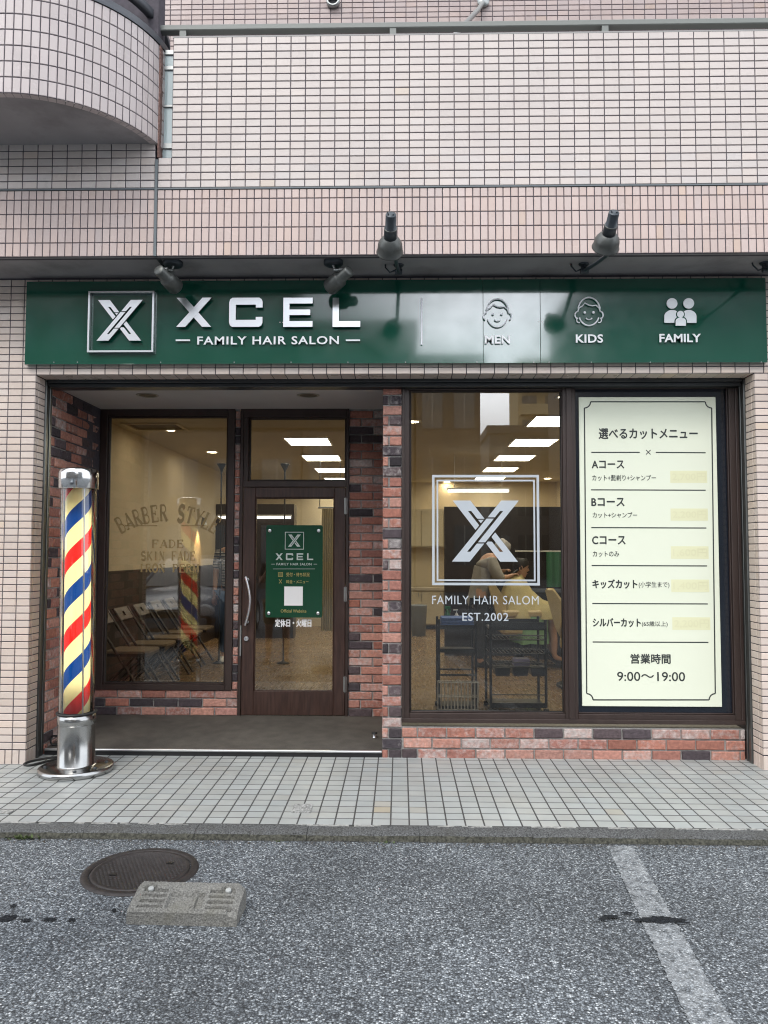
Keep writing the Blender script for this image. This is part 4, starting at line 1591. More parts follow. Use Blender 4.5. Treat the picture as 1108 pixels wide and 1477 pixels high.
for (txt, x0_, y0_, x1_, y1_, of) in (("Aコース", 854, 664.5, 900, 675.5, .034), ("カット+髭剃り+シャンプー", 854.5, 685, 946, 693.5, .01),
                                     ("Bコース", 853.5, 718.5, 900.5, 730, .034), ("カット+シャンプー", 855, 739, 919, 747, .01),
                                     ("Cコース", 854.5, 773.5, 902, 785, .034), ("カットのみ", 855.5, 795, 893, 803, .01),
                                     ("キッズカット", 855, 836, 919, 848.5, .034), ("(小学生まで)", 921.5, 839, 965.5, 848.5, .005),
                                     ("シルバーカット", 855.5, 892, 924, 904, .034), ("(65歳以上)", 926, 896, 963, 904.5, .005),
                                     ("営業時間", 910, 943.5, 967, 957, .024), ("9:00～19:00", 890.5, 969.5, 988, 982, .012)):
    put_text(mb, txt, x0_, y0_, x1_, y1_, YT, offset=of)
for (xa, y, xb) in ((852.5, 706.5, 1018), (853, 761, 1019), (853.5, 815.7, 1020), (854.5, 870.5, 1021), (855, 926, 1022)):
    ln_px(mb, xa, y, xb, y + .6)
mb.build("menu_lettering", M['ink'], pm)
for (xa, ya, xb, yb, txt) in ((967, 679, 1020, 696.5, "2,700円"), (967.5, 733.5, 1021, 751, "2,200円"), (968, 788, 1022, 806, "1,600円"), (968.5, 836, 1023, 854, "1,400円"), (970, 890.5, 1024.5, 908.5, "2,200円")):
    a, b = P(xa, yb, YT), P(xb, ya, YT)
    pr, pi = MB(), MB()
    pr.face([(a.x, YT, a.z), (b.x, YT, a.z), (b.x, YT, b.z), (a.x, YT, b.z)])
    put_text(pi, txt, xa + 3, ya + 3, xb - 2, yb - 3, YT - .001, offset=.02)
    pp_ = pr.build("price_patch", M['price'], pm)
    pi.build("faded_price", M['price_ink'], pp_)

# ------------------------------------------------------------------ main sign
YSF = -0.045
sg = thing("shop_sign", "long glossy dark green fascia sign with silver lettering above the shopfront", "sign", ((SX0 + SX1) / 2, YSF, SZ0))
mb = MB()
xs_ = [SX0, X(697, YSF, 465), X(779.5, YSF, 465), SX1]
for i in range(3):
    mb.box(xs_[i] + (.0006 if i else 0), xs_[i + 1] - .0006, YSF, -.004, SZ0, SZ1)
mb.build("board", M['green'], sg, bevel=.0015)
for px in (78, 112, 232, 338, 420, 502, 585, 688, 770, 792, 853, 938, 1021, 1098):
    p = P(px, 522.5, YSF)
    mb = MB()
    mb.tube([(p.x, YSF - .003, p.z), (p.x, YSF + .001, p.z)], .004, 8)
    mb.build("rivet", M['alu'], sg)
for (px, py) in ((777.5, 464), (782, 464), (404, 465), (408, 465)):
    p = P(px, py, YSF)
    mb = MB()
    mb.tube([(p.x, YSF - .003, p.z), (p.x, YSF + .001, p.z)], .004, 8)
    mb.build("rivet", M['alu'], sg)
mb = MB()
YO = YSF - .018                                  # letters stand off the board
D = .016
a, b = P(125.5, 508, YO - D), P(222.5, 419.5, YO - D)
k = 2.6 * .0049
for (xa, xb, za, zb) in ((a.x, a.x + k, a.z, b.z), (b.x - k, b.x, a.z, b.z), (a.x + k, b.x - k, a.z, a.z + k), (a.x + k, b.x - k, b.z - k, b.z)):
    mb.box(xa, xb, YO - D, YO + .014, za, zb)
mb.build("logo_frame", M['steel'], sg)
mb = MB()
put_polys(mb, LOGO, 140.5, 433.5, 207, 492.3, YO, D, 0, 1)
mb.build("logo", [M['steel'], M['dark_metal']], sg)
for polys, (x0_, x1_) in zip(XCEL, ((255, 306), (331, 379.5), (409, 451.5), (480, 520))):
    mb = MB()
    put_polys(mb, polys, x0_, 430.3, x1_, 472.5, YO, D, 0, 1)
    mb.build("letter", [M['steel'], M['dark_metal']], sg)
mb = MB()
D2 = .008
Y2 = YSF - .010
put_text(mb, "FAMILY HAIR SALON", 285, 485, 489, 497.5, Y2, D2, offset=.014, spacing=1.12)
for (xa, xb) in ((254, 274.5), (499, 519.5)):
    a, b = P(xa, 492.3, Y2), P(xb, 490, Y2)
    mb.box(a.x, b.x, Y2 - D2, Y2, a.z, b.z)
a, b = P(607, 497.5, Y2), P(609.2, 430.5, Y2)
mb.box(a.x, b.x, Y2 - D2, Y2, a.z, b.z)
put_text(mb, "MEN", 699.5, 484, 735.5, 496, Y2, D2, offset=.02, spacing=1.05)
put_text(mb, "KIDS", 830.5, 482.5, 869.5, 494.8, Y2, D2, offset=.02, spacing=1.05)
put_text(mb, "FAMILY", 951, 481.8, 1010.5, 494, Y2, D2, offset=.02, spacing=1.03)
mb.build("white_lettering", M['letter_face'], sg)


def icon_line(mb, pts, t, Y, depth):
    k = t * (Y + 5.43) / F / 2
    q = [P(x, y, Y) for x, y in pts]
    mb.tube([p + Vector((0, -depth / 2, 0)) for p in q], k, 6)


def ell(cx, cy, rx, ry, a0, a1, n=20):
    return [(cx + rx * math.cos(R(a0 + (a1 - a0) * i / n)), cy - ry * math.sin(R(a0 + (a1 - a0) * i / n))) for i in range(n + 1)]


for kid in (0, 1):
    mb = MB()
    cx_, cy_ = (717.5, 453.5) if not kid else (849.5, 451.5)
    icon_line(mb, ell(cx_, cy_ - 2, 16.2, 20, 12, 168, 22), 2.3, Y2, D2)            # hair outline
    icon_line(mb, ell(cx_, cy_ + 1, 14.8, 17.4, -160, -20, 18), 2.3, Y2, D2)        # jaw
    for s in (-1, 1):
        icon_line(mb, ell(cx_ + s * 17.2, cy_ + 3.2, 3.0, 4.6, 90 if s > 0 else 90, -90 if s > 0 else 270, 10), 2.2, Y2, D2)
        icon_line(mb, [(cx_ + s * 16.4, cy_ - 1.5), (cx_ + s * 14.5, cy_ - 7)], 2.2, Y2, D2)
        p = P(cx_ + s * 6.3, cy_ - .5, Y2)
        mb.tube([(p.x, Y2 - D2, p.z), (p.x, Y2, p.z)], .009, 10)
        if kid:
            icon_line(mb, ell(cx_ + s * 14.5, cy_ + 10.5, 3.4, 3.6, 60 if s > 0 else 120, -110 if s > 0 else 290, 10), 1.8, Y2, D2)
    icon_line(mb, [(cx_ - 14.5, cy_ - 7), (cx_ - 10, cy_ - 9.5), (cx_ - 6, cy_ - 14), (cx_, cy_ - 11.0), (cx_ + 5, cy_ - 10.2), (cx_ + 10, cy_ - 11), (cx_ + 14.5, cy_ - 7)], 2.0, Y2, D2)
    icon_line(mb, ell(cx_, cy_ + 6.2, 4.6, 3.6, -160, -20, 8), 1.8, Y2, D2)
    mb.build("face_icon", M['letter_face'], sg)
mb = MB()
for (cx_, s) in ((969, 1), (993, 1)):
    p = P(cx_, 438, Y2)
    mb.tube([(p.x, Y2 - D2, p.z), (p.x, Y2, p.z)], 7.7 * .0049, 24)
    top = ell(cx_, 457, 11.2, 9.5, 180, 0, 14)
    poly = [(x, y) for x, y in top] + [(cx_ + 11.2, 466), (cx_ - 11.2, 466)]
    pts = [P(x, y, Y2) for x, y in poly]
    mb.prism([(q.x, q.z) for q in reversed(pts)], (0, Y2, 0), UX, UZ, -UY, D2)
p = P(981.3, 453.5, Y2 - .006)
mb.tube([(p.x, Y2 - D2 - .004, p.z), (p.x, Y2 - D2 + .001, p.z)], 4.9 * .0049, 18)
top = ell(981.3, 464, 7.4, 5.4, 180, 0, 12)
pts = [P(x, y, Y2) for x, y in top + [(988.7, 470.5), (973.9, 470.5)]]
mb.prism([(q.x, q.z) for q in reversed(pts)], (0, Y2 - D2, 0), UX, UZ, -UY, .004)
mb.build("family_icon", M['letter_face'], sg)
# dark edge behind the small figure so the three stay apart
mb = MB()
top = ell(981.3, 463.6, 9.0, 7.0, 180, 0, 12)
pts = [P(x, y, Y2) for x, y in top + [(990.3, 466.3), (972.3, 466.3)]]
mb.prism([(q.x, q.z) for q in reversed(pts)], (0, Y2 - D2 - .0002, 0), UX, UZ, -UY, .0012)
p = P(981.3, 453.5, Y2 - .006)
mb.tube([(p.x, Y2 - D2 - .0012, p.z), (p.x, Y2 - D2 + .001, p.z)], 6.4 * .0049, 18)
mb.build("icon_outline", M['green'], sg)

# ------------------------------------------------------------------ spot lamps under the balcony
M['lamp_body'] = mat("lamp_grey_metal", (0.10, 0.105, 0.10), 0.42, metal=0.5, noise=0.2, nscale=20, dark=(0.05, 0.045, 0.04), dscale=14, damt=0.5)
M['lamp_back'] = mat("lamp_dark_metal", (0.045, 0.055, 0.065), 0.4, metal=0.4, noise=0.15, nscale=20)
M['lens'] = mat("lamp_lens", (0.30, 0.30, 0.29), 0.1)


def axis_matrix(p0, p1):
    d = (p1 - p0).normalized()
    return Matrix.Translation(p0) @ d.to_track_quat('Z', 'Y').to_matrix().to_4x4()


def flood(label, plate, p0, p1):
    t = thing("floodlight", label, "lamp", plate, "small floodlights on round plates under the balcony")
    mb = MB()
    T = Matrix.Translation((plate[0], plate[1], ZS - .032))
    mb.lathe([(0, 0), (.055, 0), (.066, .008), (.066, .0315)], 28, T)
    mb.build("ceiling_plate", M['lamp_back'], t)
    T = axis_matrix(p0, p1)
    Lg = (p1 - p0).length
    mb = MB()
    mb.lathe([(0, .0), (.030, .0), (.037, .006), (.039, Lg * .42), (.046, Lg * .44), (.055, Lg * .5), (.058, Lg * .96), (.054, Lg), (.050, Lg)], 28, T)
    mb.lathe([(.0481, Lg * .455), (.0505, Lg * .47)], 28, T)
    body = mb.build("lamp_head", M['lamp_body'], t)
    mb = MB()
    mb.lathe([(0, Lg - .004), (.0515, Lg - .004)], 28, T)
    mb.build("lens", M['lens'], body)
    mb = MB()
    m0 = Vector((plate[0], plate[1], ZS - .034))
    hinge = p0.lerp(p1, .34) + Vector((0, -.0, .046))
    mid = Vector((m0.x * .75 + hinge.x * .25, m0.y, m0.z - .03))
    mb.tube([m0 + UZ * .004, mid, hinge], .010, 8)
    mb.tube([hinge - UX * .022, hinge + UX * .022], .013, 10)
    mb.tube([mid - UX * .015, mid + UX * .015], .013, 10)
    mb.tube([hinge, p0.lerp(p1, .34)], .011, 8)
    mb.build("swivel_arm", M['alu'], t)
    return t


def lamp_pts(px0, py0, y0, px1, py1, y1):
    return P(px0, py0, y0), P(px1, py1, y1)


pl = P(250, 369, -.30)
a, b = lamp_pts(228.5, 389, -.42, 254, 414, -.22)
flood("small grey floodlight under the balcony, turned down beside the silver logo square", (pl.x, -.30, ZS), a, b)
pl = P(481, 369, -.30)
a, b = lamp_pts(504.5, 390, -.36, 476, 414.5, -.20)
flood("small grey floodlight under the balcony, turned down over the shop name", (pl.x, -.30, ZS), a, b)


def arm_spot(label, mount, p0, p1):
    t = thing("arm_spotlight", label, "lamp", mount, "spotlights on arms reaching out over the sign")
    T = axis_matrix(p0, p1)
    Lg = (p1 - p0).length
    mb = MB()
    mb.lathe([(0, 0), (.028, 0), (.031, .004), (.032, Lg * .36), (.037, Lg * .365), (.039, Lg * .40), (.039, Lg * .62), (.030, Lg * .63)], 26, T, 1)
    mb.lathe([(.036, Lg * .60), (.052, Lg * .64), (.070, Lg * .74), (.074, Lg * .80), (.079, Lg * .985), (.083, Lg), (.078, Lg), (.074, Lg * .93)], 32, T, 0)
    mb.lathe([(.0325, Lg * .355), (.0385, Lg * .355), (.0385, Lg * .385), (.0325, Lg * .385)], 26, T, 0)
    q = T @ Vector((.026, -.012, .01))
    mb.tube([q, q + Vector((.012, -.01, .012)), q + Vector((.006, -.01, .022))], .004, 6, 1)
    q = T @ Vector((-.02, -.012, .01))
    mb.tube([q, q + Vector((-.006, -.008, .014))], .006, 6, 1)
    body = mb.build("lamp_head", [M['lamp_body'], M['lamp_back']], t)
    mb = MB()
    mb.lathe([(0, Lg * .94), (.0745, Lg * .94)], 28, T)
    mb.build("lens", M['lens'], body)
    mb = MB()
    m = Vector(mount)
    hd = p0.lerp(p1, .8)
    side = Vector((m.x - hd.x, 0, 0))
    k1 = m + Vector((0, -.02, -.055))
    e = hd + Vector((0.03 if m.x > hd.x else -.03, .05, -.055))
    mb.tube([m + UZ * .004, m - UZ * .05], .020, 12)
    mb.tube([k1 - UX * .026, k1 + UX * .026], .020, 12)
    mb.tube([k1, k1.lerp(e, .5) - UZ * .006, e], .013, 10)
    mb.tube([e - UX * .022, e + UX * .022], .016, 10)
    mb.tube([e, hd], .010, 8)
    mb.tube([k1 + Vector((-.02, 0, .01)), k1 + Vector((-.06, -.01, -.01)), k1 + Vector((-.09, 0, .03)), k1 + Vector((-.09, .01, .05))], .006, 6)
    mb.build("arm", M['lamp_back'], t)
    mb = MB()
    mb.lathe([(0, -.012), (.030, -.012), (.036, -.004), (.036, 0.0)], 20, Matrix.Translation(m))
    mb.build("mount", M['lamp_back'], t)
    return t


a, b = lamp_pts(564, 309, -1.07, 562.5, 364, -.85)
mp_ = P(575, 377, -.22)
arm_spot("dark arm spotlight at the middle of the sign, pointing straight down at it", (mp_.x, -.22, ZS), a, b)
a, b = lamp_pts(886, 306, -1.03, 873.5, 357, -.83)
mp_ = P(842, 372, -.22)
arm_spot("dark arm spotlight above the children icon, leaning out to the right", (mp_.x, -.22, ZS), a, b)
mp_ = P(1103, 364, -.22)
a, b = lamp_pts(1153, 306, -1.0, 1140, 350, -.80)
arm_spot("dark arm spotlight cut by the right edge of the picture", (mp_.x, -.22, ZS), a, b)

# ------------------------------------------------------------------ recess ceiling downlights, door stop
for px, lab in ((213, "round unlit downlight in the porch ceiling over the waiting room window"), (445, "round unlit downlight in the porch ceiling over the door")):
    p = G(px, 570, ZC)
    t = thing("porch_downlight", lab, "lamp", (p.x, p.y, ZC), "porch ceiling downlights")
    mb = MB()
    mb.lathe([(.068, -.0005), (.072, -.004), (.085, -.005), (.090, -.001)], 32, Matrix.Translation((p.x, p.y, ZC)))
    mb.build("trim_ring", M['alu'], t)
    mb = MB()
    mb.lathe([(0, -.0012), (.069, -.0012)], 32, Matrix.Translation((p.x, p.y, ZC)))
    mb.build("reflector", M['black'], t)

p = G(540, 1066, .055)
t = thing("door_stop", "small black floor door stop near the brick column", "door stop", (p.x, p.y, zf(p.y) + .004))
mb = MB()
mb.lathe([(0, 0), (.018, 0), (.016, .004), (.013, .012), (.013, .03)], 18, Matrix.Translation((p.x, p.y, zf(p.y) + .004)))
mb.build("post", M['steel'], t)
mb = MB()
mb.lathe([(.012, .0), (.022, .0), (.023, .004), (.021, .012), (0, .014)], 18, Matrix.Translation((p.x, p.y, zf(p.y) + .034)))
mb.build("rubber_cap", M['rubber'], t)

# ------------------------------------------------------------------ door plaque
YP = yd0 - .004
pq = thing("door_plaque", "green acrylic plaque with the shop logo fixed on the door glass", "sign", P(424, 891, YP))
mb = MB()
a, b = P(383.0, 890.5, YP), P(466, 757.5, YP)
rx = .02
W, H = b.x - a.x, b.z - a.z
poly = []
for (cx_, cz_, a0) in ((W - rx, rx, -90), (W - rx, H - rx, 0), (rx, H - rx, 90), (rx, rx, 180)):
    for i in range(6):
        t_ = R(a0 + 18 * i)
        poly.append((cx_ + rx * math.cos(t_), cz_ + rx * math.sin(t_)))
mb.prism(poly, (a.x, YP, a.z), UX, UZ, -UY, .004)
mb.build("board", M['plaque'], pq)
for (px, py) in ((389.5, 765.5), (460, 765.5), (388, 884.5), (459, 884.5)):
    p = P(px, py, YP)
    mb = MB()
    mb.lathe([(0, .012), (.012, .012), (.015, .009), (.015, -.012)], 18, Matrix.Translation((p.x, YP - .003, p.z)) @ Matrix.Rotation(R(90), 4, 'X'))
    mb.build("standoff_screw", M['steel'], pq)
YQ = YP - .0055
mb = MB()
rect_ring(mb, 411, 767.2, 438.6, 792.5, .9, YQ, .0005)
put_polys(mb, LOGO, 415.5, 771, 434, 788.5, YQ, .0005)
for polys, (x0_, x1_) in zip(XCEL, ((397.5, 408), (412.5, 423), (428, 437.5), (443, 452))):
    put_polys(mb, polys, x0_, 798, x1_, 807.8, YQ, .0005)
put_text(mb, "FAMILY HAIR SALON", 399, 812, 449.5, 815.4, YQ, offset=.01, spacing=1.1)
ln_px(mb, 391.5, 813.7, 396.5, 813.7, .6, YQ)
ln_px(mb, 452.5, 813.7, 457.5, 813.7, .6, YQ)
ln_px(mb, 394, 820.6, 454.5, 820.6, .5, YQ)
mb.build("pale_lettering", M['plaque_white'], pq)
mb = MB()
put_text(mb, "受付・待ち状況", 413, 826, 446.5, 831.5, YQ, offset=.02)
put_text(mb, "料金・メニュー", 413, 836.5, 445, 841.5, YQ, offset=.02)
put_text(mb, "Official Website", 405, 879, 442, 883.5, YQ, offset=.01)
rect_ring(mb, 401.2, 825.6, 408.2, 831.8, .7, YQ, .0005)
for y in (827.5, 829, 830.4):
    ln_px(mb, 402.8, y, 406.8, y, .5, YQ)
ln_px(mb, 402.6, 835.5, 406.6, 841.5, .7, YQ)
ln_px(mb, 406.8, 835.5, 402.8, 841.5, .7, YQ)
mb.build("gold_lettering", M['plaque_gold'], pq)
mb = MB()
a, b = P(410, 873.5, YQ), P(437, 846, YQ)
mb.box(a.x, b.x, YQ - .0006, YQ + .0004, a.z, b.z)
mb.build("white_label", M['white_vinyl'], pq)

# ------------------------------------------------------------------ barber pole
pb = G(110, 1112, .0)
PX, PY = pb.x, pb.y
dpole = PY + 5.43
ku = dpole / F
pole = thing("barber_pole", "tall free-standing barber pole with red, blue and cream stripes beside the entrance", "barber pole", (PX, PY, 0))
Tp = Matrix.Translation((PX, PY, 0))
mb = MB()
mb.lathe([(0, .042), (.232, .042), (.243, .036), (.246, .006), (.240, 0.0)], 64, Tp)
bp_ = mb.build("base_plate", M['chrome'], pole)
for ang in (20, 110, 200, 290, 330):
    s = MB()
    c = Vector((PX + .195 * math.cos(R(ang)), PY + .195 * math.sin(R(ang)), .042))
    s.lathe([(0, .010), (.010, .010), (.013, .006), (.013, 0)], 6, Matrix.Translation(c))
    s.build("bolt", M['dark_metal'], bp_)
zring = P(113, 1027, PY).z
ztt = P(113, 705, PY).z
zcap = P(113, 677, PY).z
mb = MB()
mb.lathe([(.135, .042), (.127, .046), (.122, .052), (.120, zring - .08), (.1205, zring - .078), (.125, zring - .076), (.125, zring - .004), (.112, zring - .002)], 64, Tp)
bc_ = mb.build("base_cylinder", M['chrome'], pole)
mb = MB()
mb.lathe([(.118, zring - .006), (.131, zring - .006), (.134, zring), (.131, zring + .006), (.118, zring + .006)], 64, Tp)
mb.build("rubber_ring", M['rubber'], pole)
mb = MB()
ztb = P(113, 705, PY).z
mb.lathe([(.10, ztt - .004), (.128, ztt - .004), (.1315, ztt), (.1315, ztt + .105), (.126, ztt + .128), (.110, ztt + .138), (0, ztt + .141)], 64, Tp)
mb.build("cap", mat("bright_chrome", (.66, .66, .655), .13, metal=1.0, rvar=.05), pole)
mb = MB()
mb.lathe([(.117, zring + .004), (.117, ztt - .002)], 64, Tp)
mb.build("glass_tube", M['lampglass'], pole)
STRIPE_PHASE = 0.32
M['stripes'] = stripe_mat()
mb = MB()
mb.lathe([(.085, zring + .002), (.085, ztt - .003)], 64, Tp)
drum = mb.build("striped_drum", M['stripes'], pole)
mb = MB()
mb.tube([(PX, PY, zring + .16), (PX, PY, ztt - .16)], .022, 16)
mb.build("inner_tube_light", mat("inner_tube_glow", (.9, .9, .9), .5, emit=(1.0, .96, .82), estr=5.0), pole)
for ang in (-46, 60, 165, 200):
    mb = MB()
    c = Vector((PX + .1035 * math.cos(R(ang)), PY + .1035 * math.sin(R(ang)), 0))
    mb.tube([c + UZ * (zring + .003), c + UZ * (ztt - .003)], .0055, 10)
    mb.build("tie_rod", M['steel'], pole)

pole.rotation_euler = (0, R(-0.85), 0)

# cables
mb = MB()
def cable(pts, r=.008, k=8):
    P_ = [Vector(p) for p in pts]
    out = []
    n = len(P_)
    for i in range(n - 1):
        p0, p1, p2, p3 = P_[max(i - 1, 0)], P_[i], P_[i + 1], P_[min(i + 2, n - 1)]
        for j in range(k):
            t = j / k
            out.append(0.5 * ((2 * p1) + (p2 - p0) * t + (2 * p0 - 5 * p1 + 4 * p2 - p3) * t * t + (3 * p1 - p0 - 3 * p2 + p3) * t ** 3))
    out.append(P_[-1])
    return out
g1 = [G(88, 1091, .012), G(66, 1094, .010), G(45, 1098, .010), G(35, 1102, .010), G(42, 1104, .010), G(60, 1100, .012), G(88, 1093, .012)]
mb.tube(cable(g1), .008, 8)
tag(mb.build("power_cable", M['rubber']), "loose loop of black cable on the tiles left of the barber pole", "cable")
mb = MB()
YW0 = .50
w1 = [P(75, 985, YW0), P(76, 1005, YW0), P(75, 1030, YW0), P(77, 1050, YW0), P(82, 1060, YW0 - .02), P(84, 1072, .34), P(76, 1076, .30), P(70, 1068, .32), P(72, 1062, .34), P(86, 1062, .3), P(98, 1066, .26)]
for p in w1:
    p.x = max(p.x, xL + .028)
    p.z = max(p.z, zf(max(p.y, .25)) + .014)
mb.tube(cable(w1), .007, 8)
tag(mb.build("power_cable", M['rubber']), "black cable running down the porch brick wall behind the barber pole", "cable")

# ------------------------------------------------------------------ road furniture
mc = G(203, 1257, ZR)
mh = thing("manhole_cover", "round dark cast-iron manhole cover set in the asphalt behind the wheel stop", "manhole cover", (mc.x, mc.y, ZR))
Tm = Matrix.Translation((mc.x, mc.y, ZR))
mb = MB()
mb.lathe([(.250, .003), (.252, .009), (.286, .009), (.291, .001)], 64, Tm)
mb.build("frame_ring", M['iron'], mh)
mb = MB()
mb.lathe([(0, .006), (.225, .006), (.228, .010), (.244, .010), (.247, .002)], 64, Tm)
st = .021
for i in range(-11, 12):
    for j in range(-11, 12):
        x, y = i * st + (st / 2 if j % 2 else 0), j * st
        if x * x + y * y > .217 ** 2:
            continue
        a_ = .0056
        mb.mesh([Vector((mc.x + x + dx, mc.y + y + dy, ZR + z)) for dx, dy, z in ((-a_ * 1.3, 0, .006), (0, -a_, .006), (a_ * 1.3, 0, .006), (0, a_, .006), (-a_ * .7, 0, .0095), (0, -a_ * .55, .0095), (a_ * .7, 0, .0095), (0, a_ * .55, .0095))],
                [(4, 5, 6, 7), (0, 1, 5, 4), (1, 2, 6, 5), (2, 3, 7, 6), (3, 0, 4, 7)])
cv = mb.build("cover", M['iron'], mh)
for (dx, dy) in ((.125, .09), (-.12, -.06)):
    mb = MB()
    T_ = Tm @ Matrix.Translation((dx, dy, .0))
    mb.box(-.018, .018, -.010, .010, .0085, .0102, T=T_)
    mb.build("key_hole", M['black'], cv)

mh.scale = (0.945, 0.945, 1)

# concrete wheel stop
a, b = G(182, 1333, ZR), G(341, 1337, ZR)
wl = (b - a).length
wdir = (b - a).normalized()
wn = Vector((-wdir.y, wdir.x, 0))
ws = thing("wheel_stop", "weathered grey concrete wheel stop lying on the asphalt in front of the manhole cover", "wheel stop", (a.x, a.y, ZR))
Wd = .185
prof = [(0, 0), (.002, .050), (.010, .060), (.135, .108), (.160, .108), (Wd, .085), (Wd, 0)]


def ws_z(y):
    for (ya, za), (yb, zb) in zip(prof[1:-1], prof[2:]):
        if ya <= y <= yb:
            return za + (zb - za) * (y - ya) / max(yb - ya, 1e-6)
    return 0


mb = MB()
NXs = 100
ys_ = [0.002, 0.006, 0.010] + [0.010 + .125 * i / 44 for i in range(1, 45)] + [.142, .150, .160, .170, Wd - .004]
vs_, fs = [], []
for iy, y in enumerate(ys_):
    for ix in range(NXs + 1):
        x = wl * ix / NXs
        z = ws_z(y)
        rx = x / wl
        ry = (y - .010) / .125
        # sunk middle field
        if .33 < rx < .67 and .06 < ry < .72:
            z -= .017 * min(1, (rx - .33) * 60, (.67 - rx) * 60, (ry - .06) * 16, (.72 - ry) * 16)
            if .565 < rx < .60:
                z += .013
        # ribs either side
        for (r0, r1) in ((.08, .31), (.70, .93)):
            if r0 < rx < r1 and .05 < ry < .80:
                ph = (ry - .05) / .75 * 3.45
                if ph % 1.0 < .48:
                    z -= .024
        # cast eyes near the top corners
        for ex in (.13, .86):
            d2 = ((rx - ex) * wl / .030) ** 2 + ((y - .120) / .020) ** 2
            if d2 < 1:
                z -= .020 * min(1, (1 - d2) * 3)
        # rounded and chipped ends
        e = min(rx, 1 - rx) * wl
        cut = .016 if rx < .5 else .026
        if e < cut:
            z -= (cut - e) * (.9 if ry > .55 else .45)
        z += random.uniform(-.0012, .0012)
        if ry < .12 and rx > .9:
            z -= .010
        yy = y
        xx_ = x
        vs_.append(a + wdir * xx_ + wn * yy + UZ * z)
n1 = NXs + 1
for iy in range(len(ys_) - 1):
    for ix in range(NXs):
        i = iy * n1 + ix
        fs.append((i, i + 1, i + n1 + 1, i + n1))
# skirts down to the road
k = len(vs_)
ring = list(range(n1)) + [iy * n1 + NXs for iy in range(1, len(ys_))] + [(len(ys_) - 1) * n1 + ix for ix in range(NXs - 1, -1, -1)] + [iy * n1 for iy in range(len(ys_) - 2, 0, -1)]
for i in ring:
    p = vs_[i]
    vs_.append(Vector((p.x, p.y, ZR)) - wn * (.003 if i < n1 else 0) + wdir * random.uniform(-.001, .001))
for i in range(len(ring)):
    j = (i + 1) % len(ring)
    fs.append((k + i, k + j, ring[j], ring[i]))
mb.mesh(vs_, fs)
mb.build("concrete_block", M['concrete'], ws)
for ex in (.13, .86):
    c = a + wdir * (wl * ex) + wn * .122 + UZ * (ZR * 0 + ws_z(.122) - .008)
    mb = MB()
    mb.lathe([(0, .004), (.009, .004), (.0125, .002), (.013, -.006)], 18, Matrix.Translation(c) @ Matrix.Rotation(R(20), 4, 'X'))
    mb.build("fixing_plug", mat("grey_plug", (.33, .34, .33), .5), ws)

# weeds in the kerb joint
def weed(px, py, n, size, label, leaves=None):
    c = G(px, py, ZR)
    mb = MB()
    for i in range(n):
        ang = random.uniform(0, 2 * math.pi)
        o = Vector((c.x + random.gauss(0, size * .8), YK1 - .012 + random.uniform(-.012, .01), ZR + .001))
        d = Vector((math.cos(ang), math.sin(ang), random.uniform(.4, 1.6))).normalized()
        s = d.cross(UZ).normalized() * size * .14
        l = size * random.uniform(.3, .75)
        mb.face([o - s * .4, o + d * l * .5 - s, o + d * l, o + d * l * .5 + s])
    return tag(mb.build("weed", M['weed']), label, "weed", "weeds growing in the kerb joint")


weed(50, 1196, 60, .05, "low tuft of dry weeds at the kerb below the barber pole")
weed(560, 1199, 22, .025, "small green sprig in the kerb joint at the middle of the kerb")
weed(410, 1200, 14, .02, "tiny dry tuft of weed in the kerb joint below the door")
# scattered stains: a chipped cement patch among the pavement tiles
mb = MB()
p = G(436, 1168, -.006)
mb.box(p.x - .055, p.x + .055, p.y - .06, p.y + .085, -.020, .0015)
tag(mb.build("cement_patch", mat('patch_cement', (.27, .27, .26), .95, noise=.6, nscale=70)), kind='structure')
mb = MB()
p = G(2, 1172, -.006)
mb.box(p.x - .16, p.x + .06, p.y - .03, p.y + .03, -.020, .0015)
tag(mb.build("cement_patch", mat('patch_cement', (.27, .27, .26), .95, noise=.6, nscale=70)), kind='structure')

# ================================================================== INSIDE THE SALON
ZI, ZK = 0.115, 2.83              # room floor and ceiling
XI0, XI1, YI1 = -3.0, 2.95, 9.1


def inner(name, m, *boxes, label=None):
    mb = MB()
    for bx in boxes:
        mb.box(*bx)
    o = mb.build(name, m, bld)
    return o


inner("room_floor", M['floor_wood'], (XI0, XI1, YD + .1, YI1, ZI - .05, ZI), (xw0, XI1, YG + .165, YD + .0995, ZI - .05, ZI))
inner("room_ceiling", M['int_ceiling'], (XI0, XI1, YD + .1, YI1, ZK, ZK + .05), (xw0, XI1, YG + .32, YD + .0995, ZK, ZK + .05))
zw_ = 1.275
inner("room_wall", M['cream_wall'], (XI0 - .1, XI0, YD + .1, 7.0, zw_ + .02, ZK), (XI0 - .1, XI0, 7.0, YI1, ZI, ZK), (XI1, XI1 + .1, YG + .1, YI1, ZI, ZK), (XI0, XI1, YI1, YI1 + .1, ZI, ZK),
      (XI0 - .1, xwl0, YD + .075, YD + .1, ZI, ZK), (xBL1 - .2, xCOL + .03, YD + .085, YD + .1, ZC, ZK), (xds1 + .002, xCOL + .03, YD + .085, YD + .1, ZI, ZC), (xwl1 + .002, xds0 - .002, YD + .085, YD + .1, ZI, ZC), (xwl0, xwl1, YD + .085, YD + .1, ZI, zwl0))
inner("wainscot", M['wainscot'], (XI0 - .1, XI0 + .012, YD + .101, 7.0, ZI, zw_), (XI0 - .1, XI0 + .022, YD + .101, 7.0, zw_ + .0005, zw_ + .0195))
inner("dark_partition", M['panel_dark'], (.60, XI1 - .002, 5.0, 5.06, ZI, 2.12))
inner("dark_wall_panel", M['panel_dark'], (XI0 + .002, -1.72, 7.001, 7.3, ZI, 2.28))
bc_m = MB()
